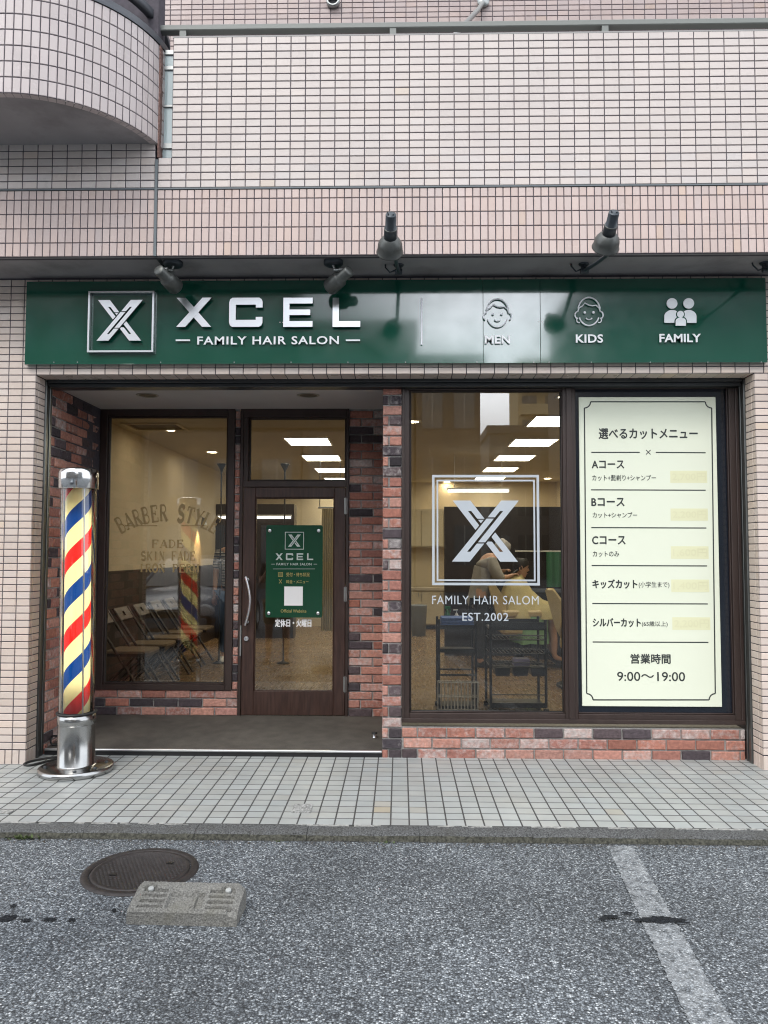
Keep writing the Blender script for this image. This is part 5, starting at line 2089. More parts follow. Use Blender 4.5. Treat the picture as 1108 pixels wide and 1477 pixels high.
cb = thing("kitchen_cabinet", "cream kitchen base and wall cabinets at the back of the salon", "cabinet", (.4, 8.8, ZI))
for (x0, x1) in ((-.42, -.02), (-.015, .385), (.39, .79), (.795, 1.195)):
    mb = MB()
    mb.box(x0 + .003, x1 - .003, 8.52, 8.539, ZI + .1, .80)
    dd = mb.build("door", M['cabinet'], cb, bevel=.004)
    mb = MB()
    mb.tube([(x1 - .05, 8.50, .70), (x1 - .05, 8.50, .78)], .006, 6)
    mb.build("handle", M['alu'], dd)
    mb = MB()
    mb.box(x0 + .003, x1 - .003, 8.70, 8.719, 1.62, 2.28)
    mb.build("door", M['cabinet'], cb, bevel=.004)
mb = MB()
mb.box(-.43, 1.2, 8.54, 9.095, ZI + .08, .815)
mb.box(-.43, 1.2, 8.72, 9.095, 1.60, 2.30)
mb.build("carcass", M['cabinet'], cb)
mb = MB()
mb.box(-.44, 1.21, 8.50, 9.095, .8155, .86)
mb.build("worktop", mat("worktop", (.5, .46, .38), .3), cb)

# fluorescent ceiling panels
lab_col = ("over the waiting area", "over the cutting chairs")
PDX = (-1.10, 1.60)
dlist = ((9.15, 10.75, 12.35, 13.9), (7.75, 9.25, 10.75, 12.25, 13.75, 6.25))  # last one at the right is added out of sight to brighten the trolleys
ordn = ("nearest visible", "second", "third", "fourth", "fifth", "added unseen foremost")
for ci in (0, 1):
    for k, dd in enumerate(dlist[ci]):
        x, y = PDX[ci] - (.02 if (ci == 1 and k == 0) else 0), dd - 5.43
        t = thing("ceiling_light", "%s lit fluorescent ceiling panel from the front %s" % (ordn[k], ("above the door side" if ci == 0 else "behind the logo window")), "lamp", (x, y, ZK), "fluorescent ceiling panels")
        mb = MB()
        frame_z = ZK - .012
        for (a0, a1, b0, b1) in ((-.27, .27, -.32, -.30), (-.27, .27, .30, .32), (-.27, -.25, -.30, .30), (.25, .27, -.30, .30)):
            mb.box(x + a0, x + a1, y + b0, y + b1, frame_z, ZK - .0005)
        for q in (-.1, .1):
            mb.box(x - .249, x + .249, y + q - .005, y + q + .005, frame_z + .002, ZK - .004)
        mb.build("frame", M['white_plastic'], t)
        mb = MB()
        mb.face([(x - .25, y - .3, ZK - .003), (x - .25, y + .3, ZK - .003), (x + .25, y + .3, ZK - .003), (x + .25, y - .3, ZK - .003)])
        mb.build("diffuser", M['light'], t)

for (px, py, lab) in ((245, 620, "nearer lit downlight over the row of waiting chairs"), (306, 652, "farther lit downlight over the row of waiting chairs"), (595, 608, "warm lit downlight at the left edge of the logo window"),
                      (645, 695, "small lit downlight far back above the cream cabinets"), (790, 690, "small lit downlight far back near the right wall")):
    p = G(px, py, ZK)
    if p.y > 9 or abs(p.x) > 2.9:
        continue
    t = thing("downlight", lab, "lamp", (p.x, p.y, ZK), "lit ceiling downlights")
    mb = MB()
    mb.lathe([(.062, -.006), (.085, -.006), (.088, -.0005)], 24, Matrix.Translation((p.x, p.y, ZK)))
    mb.build("trim_ring", M['white_plastic'], t)
    mb = MB()
    mb.lathe([(0, -.003), (.063, -.003)], 24, Matrix.Translation((p.x, p.y, ZK)))
    mb.build("diffuser", M['spot_warm'], t)

for (x0, x1, y, z, lab) in ((.64, 1.48, 4.97, 2.33, "long lit fluorescent tube above the dark partition behind the barber"), (-2.96, -1.76, 6.97, 2.06, "long lit fluorescent tube on the dark wall panel beyond the waiting chairs")):
    t = thing("tube_light", lab, "lamp", ((x0 + x1) / 2, y, z), "fluorescent tube lights")
    mb = MB()
    mb.box(x0, x1, y - .01, y + .025, z + .018, z + .045)
    if z > 2.2:
        for q in (x0 + .1, x1 - .1):
            mb.tube([(q, y, z + .04), (q, y, ZK)], .004, 6)
    mb.build("batten", M['white_plastic'], t)
    mb = MB()
    mb.tube([(x0 + .01, y - .004, z), (x1 - .01, y - .004, z)], .016, 8)
    mb.build("tube", M['tube_light'], t)

t = thing("air_grille", "square brown ventilation grille in the ceiling over the waiting chairs", "vent", (-2.6, 2.62, ZK))
mb = MB()
for k in range(7):
    mb.box(-2.84, -2.36, 2.46 + k * .046, 2.49 + k * .046, ZK - .012, ZK - .0005)
mb.build("slats", mat("grille_brown", (.16, .12, .07), .6), t)
mb = MB()
for (a0, a1, b0, b1) in ((-2.9, -2.3, 2.40, 2.44), (-2.9, -2.3, 2.80, 2.84), (-2.9, -2.86, 2.44, 2.80), (-2.34, -2.3, 2.44, 2.80)):
    mb.box(a0, a1, b0, b1, ZK - .014, ZK - .0005)
mb.build("frame", M['cream_wall'], t)

# wall lamp washing the cream wall
wl_ = thing("wall_lamp", "small warm lamp glowing down on the cream waiting room wall", "lamp", (XI0, 5.9, 1.93))
mb = MB()
mb.lathe([(.045, 0), (.030, .10), (.0, .10)], 20, Matrix.Translation((XI0 + .09, 5.9, 1.90)))
mb.tube([(XI0 + .09, 5.9, 1.99), (XI0 + .06, 5.9, 2.02), (XI0, 5.9, 2.02)], .008, 8)
mb.build("shade", M['alu'], wl_)
sd = bpy.data.lights.new("wall_lamp_light", 'SPOT')
sd.energy = 16
sd.color = (1.0, .66, .30)
sd.spot_size = R(75)
sd.spot_blend = .6
sd.shadow_soft_size = .02
so = bpy.data.objects.new("bulb", sd)
COL.objects.link(so)
so.parent = wl_
so.location = Vector((XI0 + .09, 5.9, 1.915)) - wl_.location

# uplighter lamps
for (px, d_, lab) in ((318, 9.6, "slim dark funnel uplighter seen through the waiting room window"), (410, 9.6, "slim dark funnel uplighter seen through the transom over the door")):
    y = d_ - 5.43
    x, z = X(px, y), Zh(669, y)
    t = thing("uplighter_lamp", lab, "lamp", (x, y, ZI), "slim funnel uplighters")
    mb = MB()
    mb.lathe([(0, 0), (.075, 0), (.075, .012), (.015, .03), (.012, .05)], 20, Matrix.Translation((x, y, ZI)))
    mb.build("base", M['black'], t)
    mb = MB()
    mb.tube([(x, y, ZI + .03), (x, y, z - .06)], .010, 8)
    mb.build("stem", M['black'], t)
    mb = MB()
    mb.lathe([(.012, -.10), (.022, -.07), (.055, -.012), (.060, 0), (.054, 0), (.02, -.06), (0, -.065)], 20, Matrix.Translation((x, y, z)))
    mb.build("shade", M['black'], t)


# ------------------------------------------------------------------ folding waiting chairs
def folding_chair():
    t = thing("folding_chair", "", "chair", (0, 0, 0), "folding chairs lined up along the waiting room wall")
    mb = MB()                                     # faces +x; seat at 0.43
    pts = [(-.20, -.20), (.18, -.20), (.215, -.15), (.22, 0), (.215, .15), (.18, .20), (-.20, .20)]
    mb.prism(pts, (0, 0, .425), UX, UY, UZ, .02)
    mb.build("seat", M['seat_wood'], t, bevel=.005)
    mb = MB()
    mb.box(-.20, .20, -.185, .185, .395, .4245)
    mb.build("seat_frame", M['chair_frame'], t)
    for s in (-1, 1):
        mb = MB()
        a, b = Vector((-.33, s * .195, .80)), Vector((.20, s * .195, 0))
        mb.tube([a, a.lerp(b, .5), b], .014, 8)
        mb.build("front_leg", M['chair_frame'], t)
        mb = MB()
        mb.tube([(.10, s * .165, .41), (-.10, s * .165, .2), (-.29, s * .165, 0)], .012, 8)
        mb.build("rear_leg", M['chair_frame'], t)
    mb = MB()
    for (y0, y1, z0, z1) in ((-.185, -.03, .66, .80), (.03, .185, .66, .80), (-.0305, .0305, .66, .705), (-.0305, .0305, .755, .80)):
        T = Matrix.Translation((-.335, 0, .80)) @ Matrix.Rotation(R(33), 4, 'Y').inverted() @ Matrix.Translation((.335, 0, -.80))
        mb.box(-.342, -.326, y0, y1, z0, z1, T=T)
    mb.build("backrest", mat("chair_back_wood", (.085, .058, .028), .4), t)
    mb = MB()
    mb.tube([(.12, -.19, .12), (.12, .19, .12)], .010, 8)
    mb.build("stretcher", M['chair_frame'], t)
    return t


names = ("nearest folding chair of the waiting row, right behind the window", "second folding chair of the waiting row counted from the window", "third and middle folding chair of the waiting row",
         "fourth folding chair of the waiting row counted from the window", "farthest folding chair of the waiting row, by the striped reflection")
fc = folding_chair()
for i in range(5):
    loc = (XI0 + .42, 7.42 - 5.43 + i * .555, ZI)
    if i == 0:
        fc.location = loc
        fc['label'] = names[0]
    else:
        dup(fc, loc, 0, names[i])
fc.rotation_euler = (0, 0, 0)


# ------------------------------------------------------------------ trolleys
def post_frame(mb, x0, x1, y0, y1, z1, r=.011):
    for x in (x0, x1):
        for y in (y0, y1):
            mb.tube([(x, y, ZI + .05), (x, y, z1)], r, 8)


def wire_shelf(mb, x0, x1, y0, y1, z, n, r=.003):
    for k in range(n):
        x = x0 + (x1 - x0) * k / (n - 1)
        mb.tube([(x, y0, z), (x, y1, z)], r, 5)
    mb.tube([(x0, y0, z), (x1, y0, z)], .006, 6)
    mb.tube([(x0, y1, z), (x1, y1, z)], .006, 6)
    mb.tube([(x0, y0, z + .035), (x1, y0, z + .035)], .004, 6)


Y1 = 6.67 - 5.43 + .02
tx0, tx1 = X(633, Y1), X(686, Y1)
ty0, ty1 = Y1, Y1 + .32
tr = thing("salon_trolley", "narrow black trolley holding folded blue towels behind the logo window", "trolley", ((tx0 + tx1) / 2, Y1 + .16, ZI))
mb = MB()
post_frame(mb, tx0, tx1, ty0, ty1, Zh(893, Y1))
mb.build("frame", M['black'], tr)
for q, kind in ((905, 'tray'), (939, 'tray'), (973, 'bar'), (1021, 'tray')):
    z = Zh(q, Y1)
    mb = MB()
    if kind == 'tray':
        mb.box(tx0, tx1, ty0, ty1, z - .012, z)
        mb.box(tx0, tx1, ty0 - .004, ty0 + .004, z + .0005, z + .022)
    else:
        mb.tube([(tx0, ty0, z), (tx1, ty0, z)], .009, 6)
        mb.tube([(tx0, ty1, z), (tx1, ty1, z)], .009, 6)
    mb.build("shelf", M['black'], tr)
for x in (tx0, tx1):
    for y in (ty0, ty1):
        mb = MB()
        mb.lathe([(0, -.022), (.018, -.022), (.022, -.01), (.022, .01), (.018, .022), (0, .022)], 14, Matrix.Translation((x, y, ZI + .0225)) @ Matrix.Rotation(R(90), 4, 'Y'))
        mb.build("castor", M['rubber'], tr)
ztop = Zh(905, Y1)
mb = MB()
z = ztop + .001
for k in range(6):
    mb.box(tx0 + .02 + .006 * (k % 2), tx1 - .012 - .005 * ((k + 1) % 2), ty0 + .03, ty1 - .04, z, z + .013)
    z += .0135
tw_ = tag(mb.build("folded_towels", M['towel_blue'], bevel=.005, seg=2), "stack of folded blue towels on top of the narrow black trolley", "towels")
bt = thing("spray_bottle", "green spray bottle standing on the narrow trolley beside the towels", "bottle", (X(645, Y1 + .24), Y1 + .29, ztop))
bx, by = X(645, Y1 + .29), Y1 + .295
mb = MB()
mb.lathe([(0, 0), (.026, 0), (.028, .01), (.028, .09), (.012, .125), (.011, .14), (0, .14)], 16, Matrix.Translation((bx, by, ztop)))
mb.build("bottle_body", mat("green_plastic", (.02, .16, .05), .25), bt)
mb = MB()
mb.box(bx - .02, bx + .03, by - .01, by + .01, ztop + .1405, ztop + .165)
mb.tube([(bx + .02, by, ztop + .145), (bx + .03, by, ztop + .11)], .005, 6)
mb.build("trigger", mat("green_trigger", (.02, .2, .07), .3), bt)
bx = X(658.5, Y1 + .29)
bt = thing("pump_bottle", "white pump bottle standing on the narrow trolley beside the towels", "bottle", (bx, by, ztop))
mb = MB()
mb.lathe([(0, 0), (.025, 0), (.027, .01), (.027, .075), (.012, .09), (.010, .10), (0, .10)], 16, Matrix.Translation((bx, by, ztop)))
mb.build("bottle_body", M['white_plastic'], bt)
mb = MB()
mb.tube([(bx, by, ztop + .10), (bx, by, ztop + .128)], .005, 8)
mb.tube([(bx - .03, by, ztop + .128), (bx + .012, by, ztop + .130)], .006, 8)
mb.build("pump", M['white_plastic'], bt)
bk = thing("wire_basket", "white wire basket hanging low on the narrow black trolley", "basket", ((tx0 + tx1) / 2, Y1 - .05, ZI + .1))
mb = MB()
b0x, b1x, b0y, b1y, b0z, b1z = tx0 - .012, tx1 + .012, Y1 - .09, Y1 - .016, Zh(1024, Y1 - .05), Zh(983, Y1 - .05)
for k in range(13):
    x = b0x + (b1x - b0x) * k / 12
    mb.tube([(x, b1y, b1z), (x, b1y, b0z), (x, b0y, b0z), (x, b0y, b1z)], .0032, 5)
for z in (b0z, (b0z + b1z) / 2, b1z):
    mb.tube([(b0x, b0y, z), (b1x, b0y, z), (b1x, b1y, z), (b0x, b1y, z), (b0x, b0y, z)], .0045, 5)
xm_ = (b0x + b1x) / 2
mb.tube([(xm_ - .03, b0y, b1z), (xm_, b0y, b1z + .03), (xm_ + .03, b0y, b1z)], .004, 5)
mb.build("wires", M['white_plastic'], bk)

ux0, ux1 = X(707, Y1), X(786, Y1)
tr2 = thing("salon_trolley", "wide black wire-shelf trolley with trays behind the logo window", "trolley", ((ux0 + ux1) / 2, Y1 + .18, ZI))
mb = MB()
uy0, uy1 = Y1, Y1 + .36
post_frame(mb, ux0, ux1, uy0, uy1, Zh(893, Y1), .012)
mb.build("frame", M['black'], tr2)
z = Zh(905, Y1)
mb = MB()
mb.box(ux0, ux1, uy0, uy1, z - .02, z)
mb.box(ux0, ux1, uy0 - .004, uy0 + .004, z + .0005, z + .05)
mb.box(ux0, ux1, uy1 - .004, uy1 + .004, z + .0005, z + .05)
mb.build("top_tray", M['black'], tr2)
for q in (922, 942, 961):
    mb = MB()
    wire_shelf(mb, ux0, ux1, uy0, uy1, Zh(q, Y1), 15)
    mb.build("wire_shelf", M['black'], tr2)
mb = MB()
z = Zh(1018, Y1)
mb.box(ux0, ux1, uy0, uy1, z - .012, z)
mb.box(ux0, ux1, uy0 - .004, uy0 + .004, z + .0005, z + .03)
mb.tube([(ux0, uy0, z + .1), (ux1, uy0, z + .1)], .005, 6)
mb.build("bottom_shelf", M['black'], tr2)
for x in (ux0, ux1):
    for y in (uy0, uy1):
        mb = MB()
        mb.lathe([(0, -.022), (.018, -.022), (.022, -.01), (.022, .01), (.018, .022), (0, .022)], 14, Matrix.Translation((x, y, ZI + .0225)) @ Matrix.Rotation(R(90), 4, 'Y'))
        mb.build("castor", M['rubber'], tr2)
z = Zh(961, Y1)
for k, lab in enumerate(("left black storage bin under the lowest wire shelf", "middle black storage bin under the lowest wire shelf", "right black storage bin under the lowest wire shelf")):
    x = ux0 + .035 + k * .155
    mb = MB()
    mb.prism([(0.012, -.07), (.128, -.07), (.14, 0), (0, 0)], (x, uy0 + .2, z - .012), UX, UZ, -UY, .18)
    tag(mb.build("storage_bin", M['black'], bevel=.004), lab, "bin", "black storage bins on the wide trolley")
z = Zh(961, Y1) + .0035
xa, xb = X(741, Y1), X(764, Y1)
tb_ = thing("tissue_box", "lilac tissue box on the wire shelf of the wide trolley", "box", ((xa + xb) / 2, Y1 + .1, z))
mb = MB()
mb.box(xa, xb, Y1 + .03, Y1 + .15, z, z + .058)
mb.build("carton", M['lilac'], tb_, bevel=.002)
mb = MB()
mb.box(xa + .03, xb - .03, Y1 + .075, Y1 + .105, z + .0585, z + .060)
mb.build("opening", M['white_plastic'], tb_)

# grey bin by the cabinets
p = G(604, 917, ZI)
mb = MB()
mb.lathe([(0, 0), (.115, 0), (.14, .5), (.145, .51), (.13, .51), (.108, .02), (0, .02)], 28, Matrix.Translation((p.x, p.y, ZI)))
tag(mb.build("waste_bin", mat("grey_bin", (.22, .25, .27), .5)), "grey waste bin on the floor in front of the cream cabinets", "bin")


# ------------------------------------------------------------------ people
def skin_obj(name, verts, edges, radii, m, parent, root=0, sub=2):
    o0 = world_org(parent)
    me = bpy.data.meshes.new(name)
    me.from_pydata([Vector(v) - o0 for v in verts], edges, [])
    me.materials.append(m)
    o = bpy.data.objects.new(name, me)
    COL.objects.link(o)
    o.parent = parent
    ORG[o] = o0.copy()
    sk_ = o.modifiers.new("skin", 'SKIN')
    sk_.use_smooth_shade = True
    for i, r in enumerate(radii):
        sv = me.skin_vertices[0].data[i]
        sv.radius = r if isinstance(r, tuple) else (r, r)
        sv.use_root = (i == root)
    ss = o.modifiers.new("sub", 'SUBSURF')
    ss.levels = sub
    ss.render_levels = sub
    return o


def chain(vs_, es, rs, pts, rad, start=None):
    """append a chain; start = index of the vertex it grows from"""
    prev = start
    for p, r in zip(pts, rad):
        vs_.append(Vector(p))
        rs.append(r)
        if prev is not None:
            es.append((prev, len(vs_) - 1))
        prev = len(vs_) - 1
    return prev


def add_hand(vs_, es, rs, wrist_i, wrist, dirv, upv):
    d = Vector(dirv).normalized()
    u = Vector(upv).normalized()
    s = d.cross(u).normalized()
    palm = Vector(wrist) + d * .055
    pi = chain(vs_, es, rs, [palm], [(.026, .018)], wrist_i)
    for k, (off, ln_) in enumerate(((-.027, .062), (-.009, .073), (.009, .07), (.026, .055))):
        b = palm + d * .028 + s * off
        chain(vs_, es, rs, [b, b + d * ln_ * .5 - u * .008, b + d * ln_ * .85 - u * .028, b + d * ln_ * .95 - u * .044], [.0092, .009, .0085, .007], pi)
    th = Vector(wrist) + d * .025 - s * .028
    chain(vs_, es, rs, [th, th + d * .03 - s * .016 - u * .012, th + d * .055 - s * .012 - u * .026], [.012, .010, .008], pi)


def head_mesh(t, c, yaw, pitch, m_hair, size=1.0, hair_len=.0):
    """head with brow, nose, lips, chin and ears; c = centre of the skull; faces +x before turning"""
    T = Matrix.Translation(c) @ Matrix.Rotation(yaw, 4, 'Z') @ Matrix.Rotation(pitch, 4, 'Y') @ Matrix.Scale(size, 4)
    mb = MB()
    nu, nv = 26, 20
    def surf(th, ph, g=0.0):
        # th round (0 = front), ph from chin (0) to crown (1)
        z = -.115 + .225 * ph
        w = math.sqrt(max(0, 1 - ((z - .02) / .112) ** 2)) if z > .02 else 1 - .45 * ((.02 - z) / .135) ** 1.8
        rx = .092 * w
        ry = .074 * w
        cx_ = .0
        if z < -.03:
            cx_ = .018 * ((-.03 - z) / .085)
            rx *= .92
        x, y = cx_ + rx * math.cos(th), ry * math.sin(th)
        f = max(0, math.cos(th)) ** 24
        if -.045 < z < .015:
            x += .024 * f * max(0, 1 - abs((z + .028) / .032)) ** .8
        if -.082 < z < -.055:
            x += .006 * max(0, math.cos(th)) ** 8
        if -.115 < z < -.092:
            x += .006 * max(0, math.cos(th)) ** 6
        e = math.exp(-((abs(th if th < math.pi else th - 2 * math.pi) - .42) / .2) ** 2)
        if -.01 < z < .02:
            x -= .008 * e * math.cos(th)
        return Vector((x * (1 + g) , y * (1 + g), z + g * .06))
    vs_, fs = [], []
    for j in range(nv + 1):
        for i in range(nu):
            vs_.append(T @ surf(2 * math.pi * i / nu, j / nv))
    for j in range(nv):
        for i in range(nu):
            i2 = (i + 1) % nu
            fs.append((j * nu + i, j * nu + i2, (j + 1) * nu + i2, (j + 1) * nu + i))
    fs.append(tuple(range(nu - 1, -1, -1)))
    fs.append(tuple(nv * nu + i for i in range(nu)))
    mb.mesh(vs_, fs, 0, sm=True)
    for s in (-1, 1):
        e = [T @ Vector((-.008 + .016 * math.cos(a_), s * (.076 + .006 * math.sin(a_ * 2)), -.01 + .03 * math.sin(a_))) for a_ in [k * math.pi / 5 for k in range(11)]]
        mb.tube(e, .006, 6, 0)
        q = T @ Vector((.082, s * .030, .003))
        mb.tube([q, q + (T.to_3x3() @ Vector((.004, 0, 0)))], .008, 8, 1)
    q0, q1 = T @ Vector((.087, -.02, -.068)), T @ Vector((.087, .02, -.068))
    mb.tube([q0, (q0 + q1) / 2 + (T.to_3x3() @ Vector((.006, 0, 0))), q1], .004, 6, 2)
    head = mb.build("head", [M['skin'], M['hair'], mat("lips", (.40, .17, .14), .5)], t)
    hb_ = MB()
    vs_, fs = [], []
    nh = 14
    for j in range(nh + 1):
        for i in range(nu):
            th = 2 * math.pi * i / nu
            front = max(0, math.cos(th))
            low = .36 + .34 * front ** .7 - hair_len * (1 - front)
            ph = low + (1 - low) * j / nh
            g = .10 + .02 * math.sin(i * 3.1 + j) if 0 < j else .03
            vs_.append(T @ surf(th, ph, g))
    for j in range(nh):
        for i in range(nu):
            i2 = (i + 1) % nu
            fs.append((j * nu + i, j * nu + i2, (j + 1) * nu + i2, (j + 1) * nu + i))
    fs.append(tuple(nh * nu + i for i in range(nu)))
    hb_.mesh(vs_, fs, 0, sm=True)
    hb_.build("hair", m_hair, head)


YBR = 9.5 - 5.43
# barber, leaning over the customer from behind
BX = .99
bar = thing("person", "barber in a loose grey shirt leaning forward to trim the seated customer's hair", "person", (BX, YBR, ZI))
vs_, es, rs = [], [], []
pel = chain(vs_, es, rs, [(BX, YBR, .98)], [(.14, .12)])
ch_ = chain(vs_, es, rs, [(BX + .02, YBR, 1.14), (BX + .07, YBR, 1.30), (BX + .12, YBR, 1.42)], [(.13, .12), (.14, .13), (.10, .10)], pel)
chain(vs_, es, rs, [(BX + .17, YBR, 1.46), (BX + .22, YBR, 1.50)], [.052, .055], ch_)
hands = []
for s, hx, hz in ((-1, 1.385, 1.225), (1, 1.30, 1.275)):
    sh = chain(vs_, es, rs, [(BX + .11, YBR + s * .17, 1.395)], [.062], ch_)
    el = (BX + .20, YBR + s * .24, 1.19)
    wr = (hx - .07, YBR + s * .09, hz - .02)
    wi = chain(vs_, es, rs, [Vector(el), Vector(el).lerp(Vector(wr), .5), wr], [.045, .038, .026], sh)
    add_hand(vs_, es, rs, wi, wr, Vector((.075, -s * .02, .03)), (0, 0, 1))
for s in (-1, 1):
    chain(vs_, es, rs, [(BX, YBR + s * .10, .92), (BX - .01, YBR + s * .11, .58), (BX - .03, YBR + s * .11, .22), (BX + .0, YBR + s * .11, .155), (BX + .12, YBR + s * .12, .145)], [.085, .062, .045, .042, .036], pel)
skin_obj("body", vs_, es, rs, M['skin'], bar)
vs_, es, rs = [], [], []
c0 = chain(vs_, es, rs, [(BX - .01, YBR, .78), (BX, YBR, .95), (BX + .02, YBR, 1.14), (BX + .07, YBR, 1.30), (BX + .11, YBR, 1.41)], [(.185, .185), (.175, .17), (.165, .165), (.165, .17), (.115, .125)])
for s, hx, hz in ((-1, 1.385, 1.225), (1, 1.30, 1.275)):
    el = Vector((BX + .20, YBR + s * .24, 1.19))
    wr = Vector((hx - .07, YBR + s * .09, hz - .02))
    chain(vs_, es, rs, [(BX + .11, YBR + s * .18, 1.385), el, el.lerp(wr, .35)], [.085, .072, .068], c0)
skin_obj("shirt", vs_, es, rs, M['grey_shirt'], bar, root=2)
vs_, es, rs = [], [], []
pel = chain(vs_, es, rs, [(BX, YBR, .95)], [(.15, .13)])
for s in (-1, 1):
    chain(vs_, es, rs, [(BX, YBR + s * .10, .86), (BX - .01, YBR + s * .11, .56), (BX - .03, YBR + s * .11, .20)], [.10, .085, .07], pel)
skin_obj("trousers", vs_, es, rs, M['trousers'], bar)
mb = MB()
for s in (-1, 1):
    mb.lathe([(0, 0), (.052, 0), (.054, .03), (.042, .07), (0, .08)], 16, Matrix.Translation((BX + .055, YBR + s * .115, ZI + .001)) @ Matrix.Diagonal((2.3, 1, 1, 1)))
mb.build("shoes", M['black'], bar)
head_mesh(bar, Vector((BX + .255, YBR, 1.545)), 0.0, R(38), M['grey_hair'])
hcl = MB()
cb0 = Vector((1.38, YBR - .075, 1.245))
hcl.tube([cb0, cb0 + Vector((.05, .02, .035)), cb0 + Vector((.10, .035, .05))], [.017, .016, .011], 8)
tag(hcl.build("hair_clipper", M['black']), "black hair clipper held by the barber at the customer's neck", "clipper")

# customer in the chair
CX, CZ = 1.40, .60
cus = thing("person", "seated dark-haired customer in profile under a pale yellow and green cape", "person", (CX, YBR, ZI))
vs_, es, rs = [], [], []
pel = chain(vs_, es, rs, [(CX, YBR, CZ + .10)], [(.14, .13)])
ch_ = chain(vs_, es, rs, [(CX - .01, YBR, CZ + .28), (CX + .0, YBR, CZ + .44), (CX + .02, YBR, CZ + .54)], [(.12, .13), (.12, .14), (.08, .09)], pel)
chain(vs_, es, rs, [(CX + .04, YBR, CZ + .58), (CX + .055, YBR, CZ + .63)], [.05, .052], ch_)
for s in (-1, 1):
    sh = chain(vs_, es, rs, [(CX + .01, YBR + s * .16, CZ + .49)], [.055], ch_)
    wi = chain(vs_, es, rs, [(CX + .06, YBR + s * .20, CZ + .26), (CX + .22, YBR + s * .16, CZ + .22), (CX + .33, YBR + s * .11, CZ + .22)], [.042, .036, .025], sh)
    add_hand(vs_, es, rs, wi, (CX + .33, YBR + s * .11, CZ + .22), (1, -s * .3, 0), (0, 0, 1))
    chain(vs_, es, rs, [(CX + .10, YBR + s * .10, CZ + .09), (CX + .42, YBR + s * .11, CZ + .10), (CX + .46, YBR + s * .11, CZ - .14), (CX + .46, YBR + s * .11, CZ - .36), (CX + .56, YBR + s * .12, CZ - .40)], [.085, .062, .050, .040, .034], pel)
skin_obj("body", vs_, es, rs, M['skin'], cus)
head_mesh(cus, Vector((CX + .085, YBR, 1.315)), 0.0, R(6), M['hair'])


def cape(name, m, rings, parent, folds=.05, n=48):
    """rings of (cx, z, rx_back, rx_front, ry)"""
    mb = MB()
    vs_, fs = [], []
    for j, (cx_, z, rb_, rf_, ry_) in enumerate(rings):
        for i in range(n):
            th = 2 * math.pi * i / n
            w_ = 1 + folds * (j / (len(rings) - 1)) * math.sin(th * 9 + j * .5) + folds * .5 * (j / len(rings)) * math.sin(th * 17 + 1)
            rx_ = rf_ if math.cos(th) > 0 else rb_
            vs_.append((cx_ + rx_ * w_ * math.cos(th), YBR + ry_ * w_ * math.sin(th), z + .008 * math.sin(th * 5 + j)))
    for j in range(len(rings) - 1):
        for i in range(n):
            i2 = (i + 1) % n
            fs.append((j * n + i, j * n + i2, (j + 1) * n + i2, (j + 1) * n + i))
    mb.mesh(vs_, fs, 0, sm=True)
    return mb.build(name, m, parent)


cape("yellow_cape", M['cape_yellow'], [(CX + .045, 1.225, .068, .068, .066), (CX + .03, 1.19, .085, .09, .10), (CX + .02, 1.13, .13, .14, .21), (CX + .02, 1.03, .17, .20, .25), (CX + .02, .93, .18, .32, .28), (CX + .02, .85, .19, .56, .31), (CX + .02, .80, .20, .62, .34), (CX + .02, .70, .20, .62, .36)], cus)
cape("green_gown", M['cape_green'], [(CX + .15, .77, .16, .28, .33), (CX + .15, .66, .20, .26, .37), (CX + .16, .55, .20, .24, .38), (CX + .16, .42, .21, .25, .39)], cus, .07)


def salon_chair(name, label, cx, cy, z, rz):
    t = thing(name, label, "salon chair", (0, 0, 0))
    mb = MB()
    mb.box(-.26, .26, -.25, .25, .40, .52)
    mb.build("seat", M['vinyl_seat'], t, bevel=.05, seg=4)
    mb = MB()
    poly = [(-.24, .50), (-.15, .46), (-.17, .62), (-.22, .86), (-.32, 1.0), (-.40, 1.0), (-.36, .84), (-.30, .62)]
    mb.prism([(p[0], p[1]) for p in reversed(poly)], (0, -.25, 0), UX, UZ, UY, .50)
    mb.build("backrest", M['vinyl_seat'], t, bevel=.04, seg=4)
    for s in (-1, 1):
        mb = MB()
        mb.box(-.25, .22, s * .30 - .045, s * .30 + .045, .62, .70)
        mb.box(-.22, .18, s * .30 - .03, s * .30 + .03, .42, .6195)
        mb.build("armrest", M['vinyl_seat'], t, bevel=.025, seg=3)
    mb = MB()
    mb.lathe([(0, 0), (.30, 0), (.30, .025), (.10, .05), (.06, .08), (.06, .40), (0, .40)], 32)
    mb.build("pedestal", M['black'], t)
    mb = MB()
    mb.box(.40, .62, -.20, .20, .06, .09)
    mb.tube([(.20, -.12, .36), (.40, -.12, .10), (.44, -.12, .08)], .015, 8)
    mb.tube([(.20, .12, .36), (.40, .12, .10), (.44, .12, .08)], .015, 8)
    mb.build("footrest", M['black'], t)
    t.location = (cx, cy, z)
    t.rotation_euler = (0, 0, rz)
    return t


salon_chair("barber_chair", "cream barber chair in which the caped customer is sitting", CX + .06, YBR, ZI, 0)
salon_chair("barber_chair", "empty cream barber chair nearer the window at the right of the trolleys", 1.92, 2.62, ZI, R(-12))

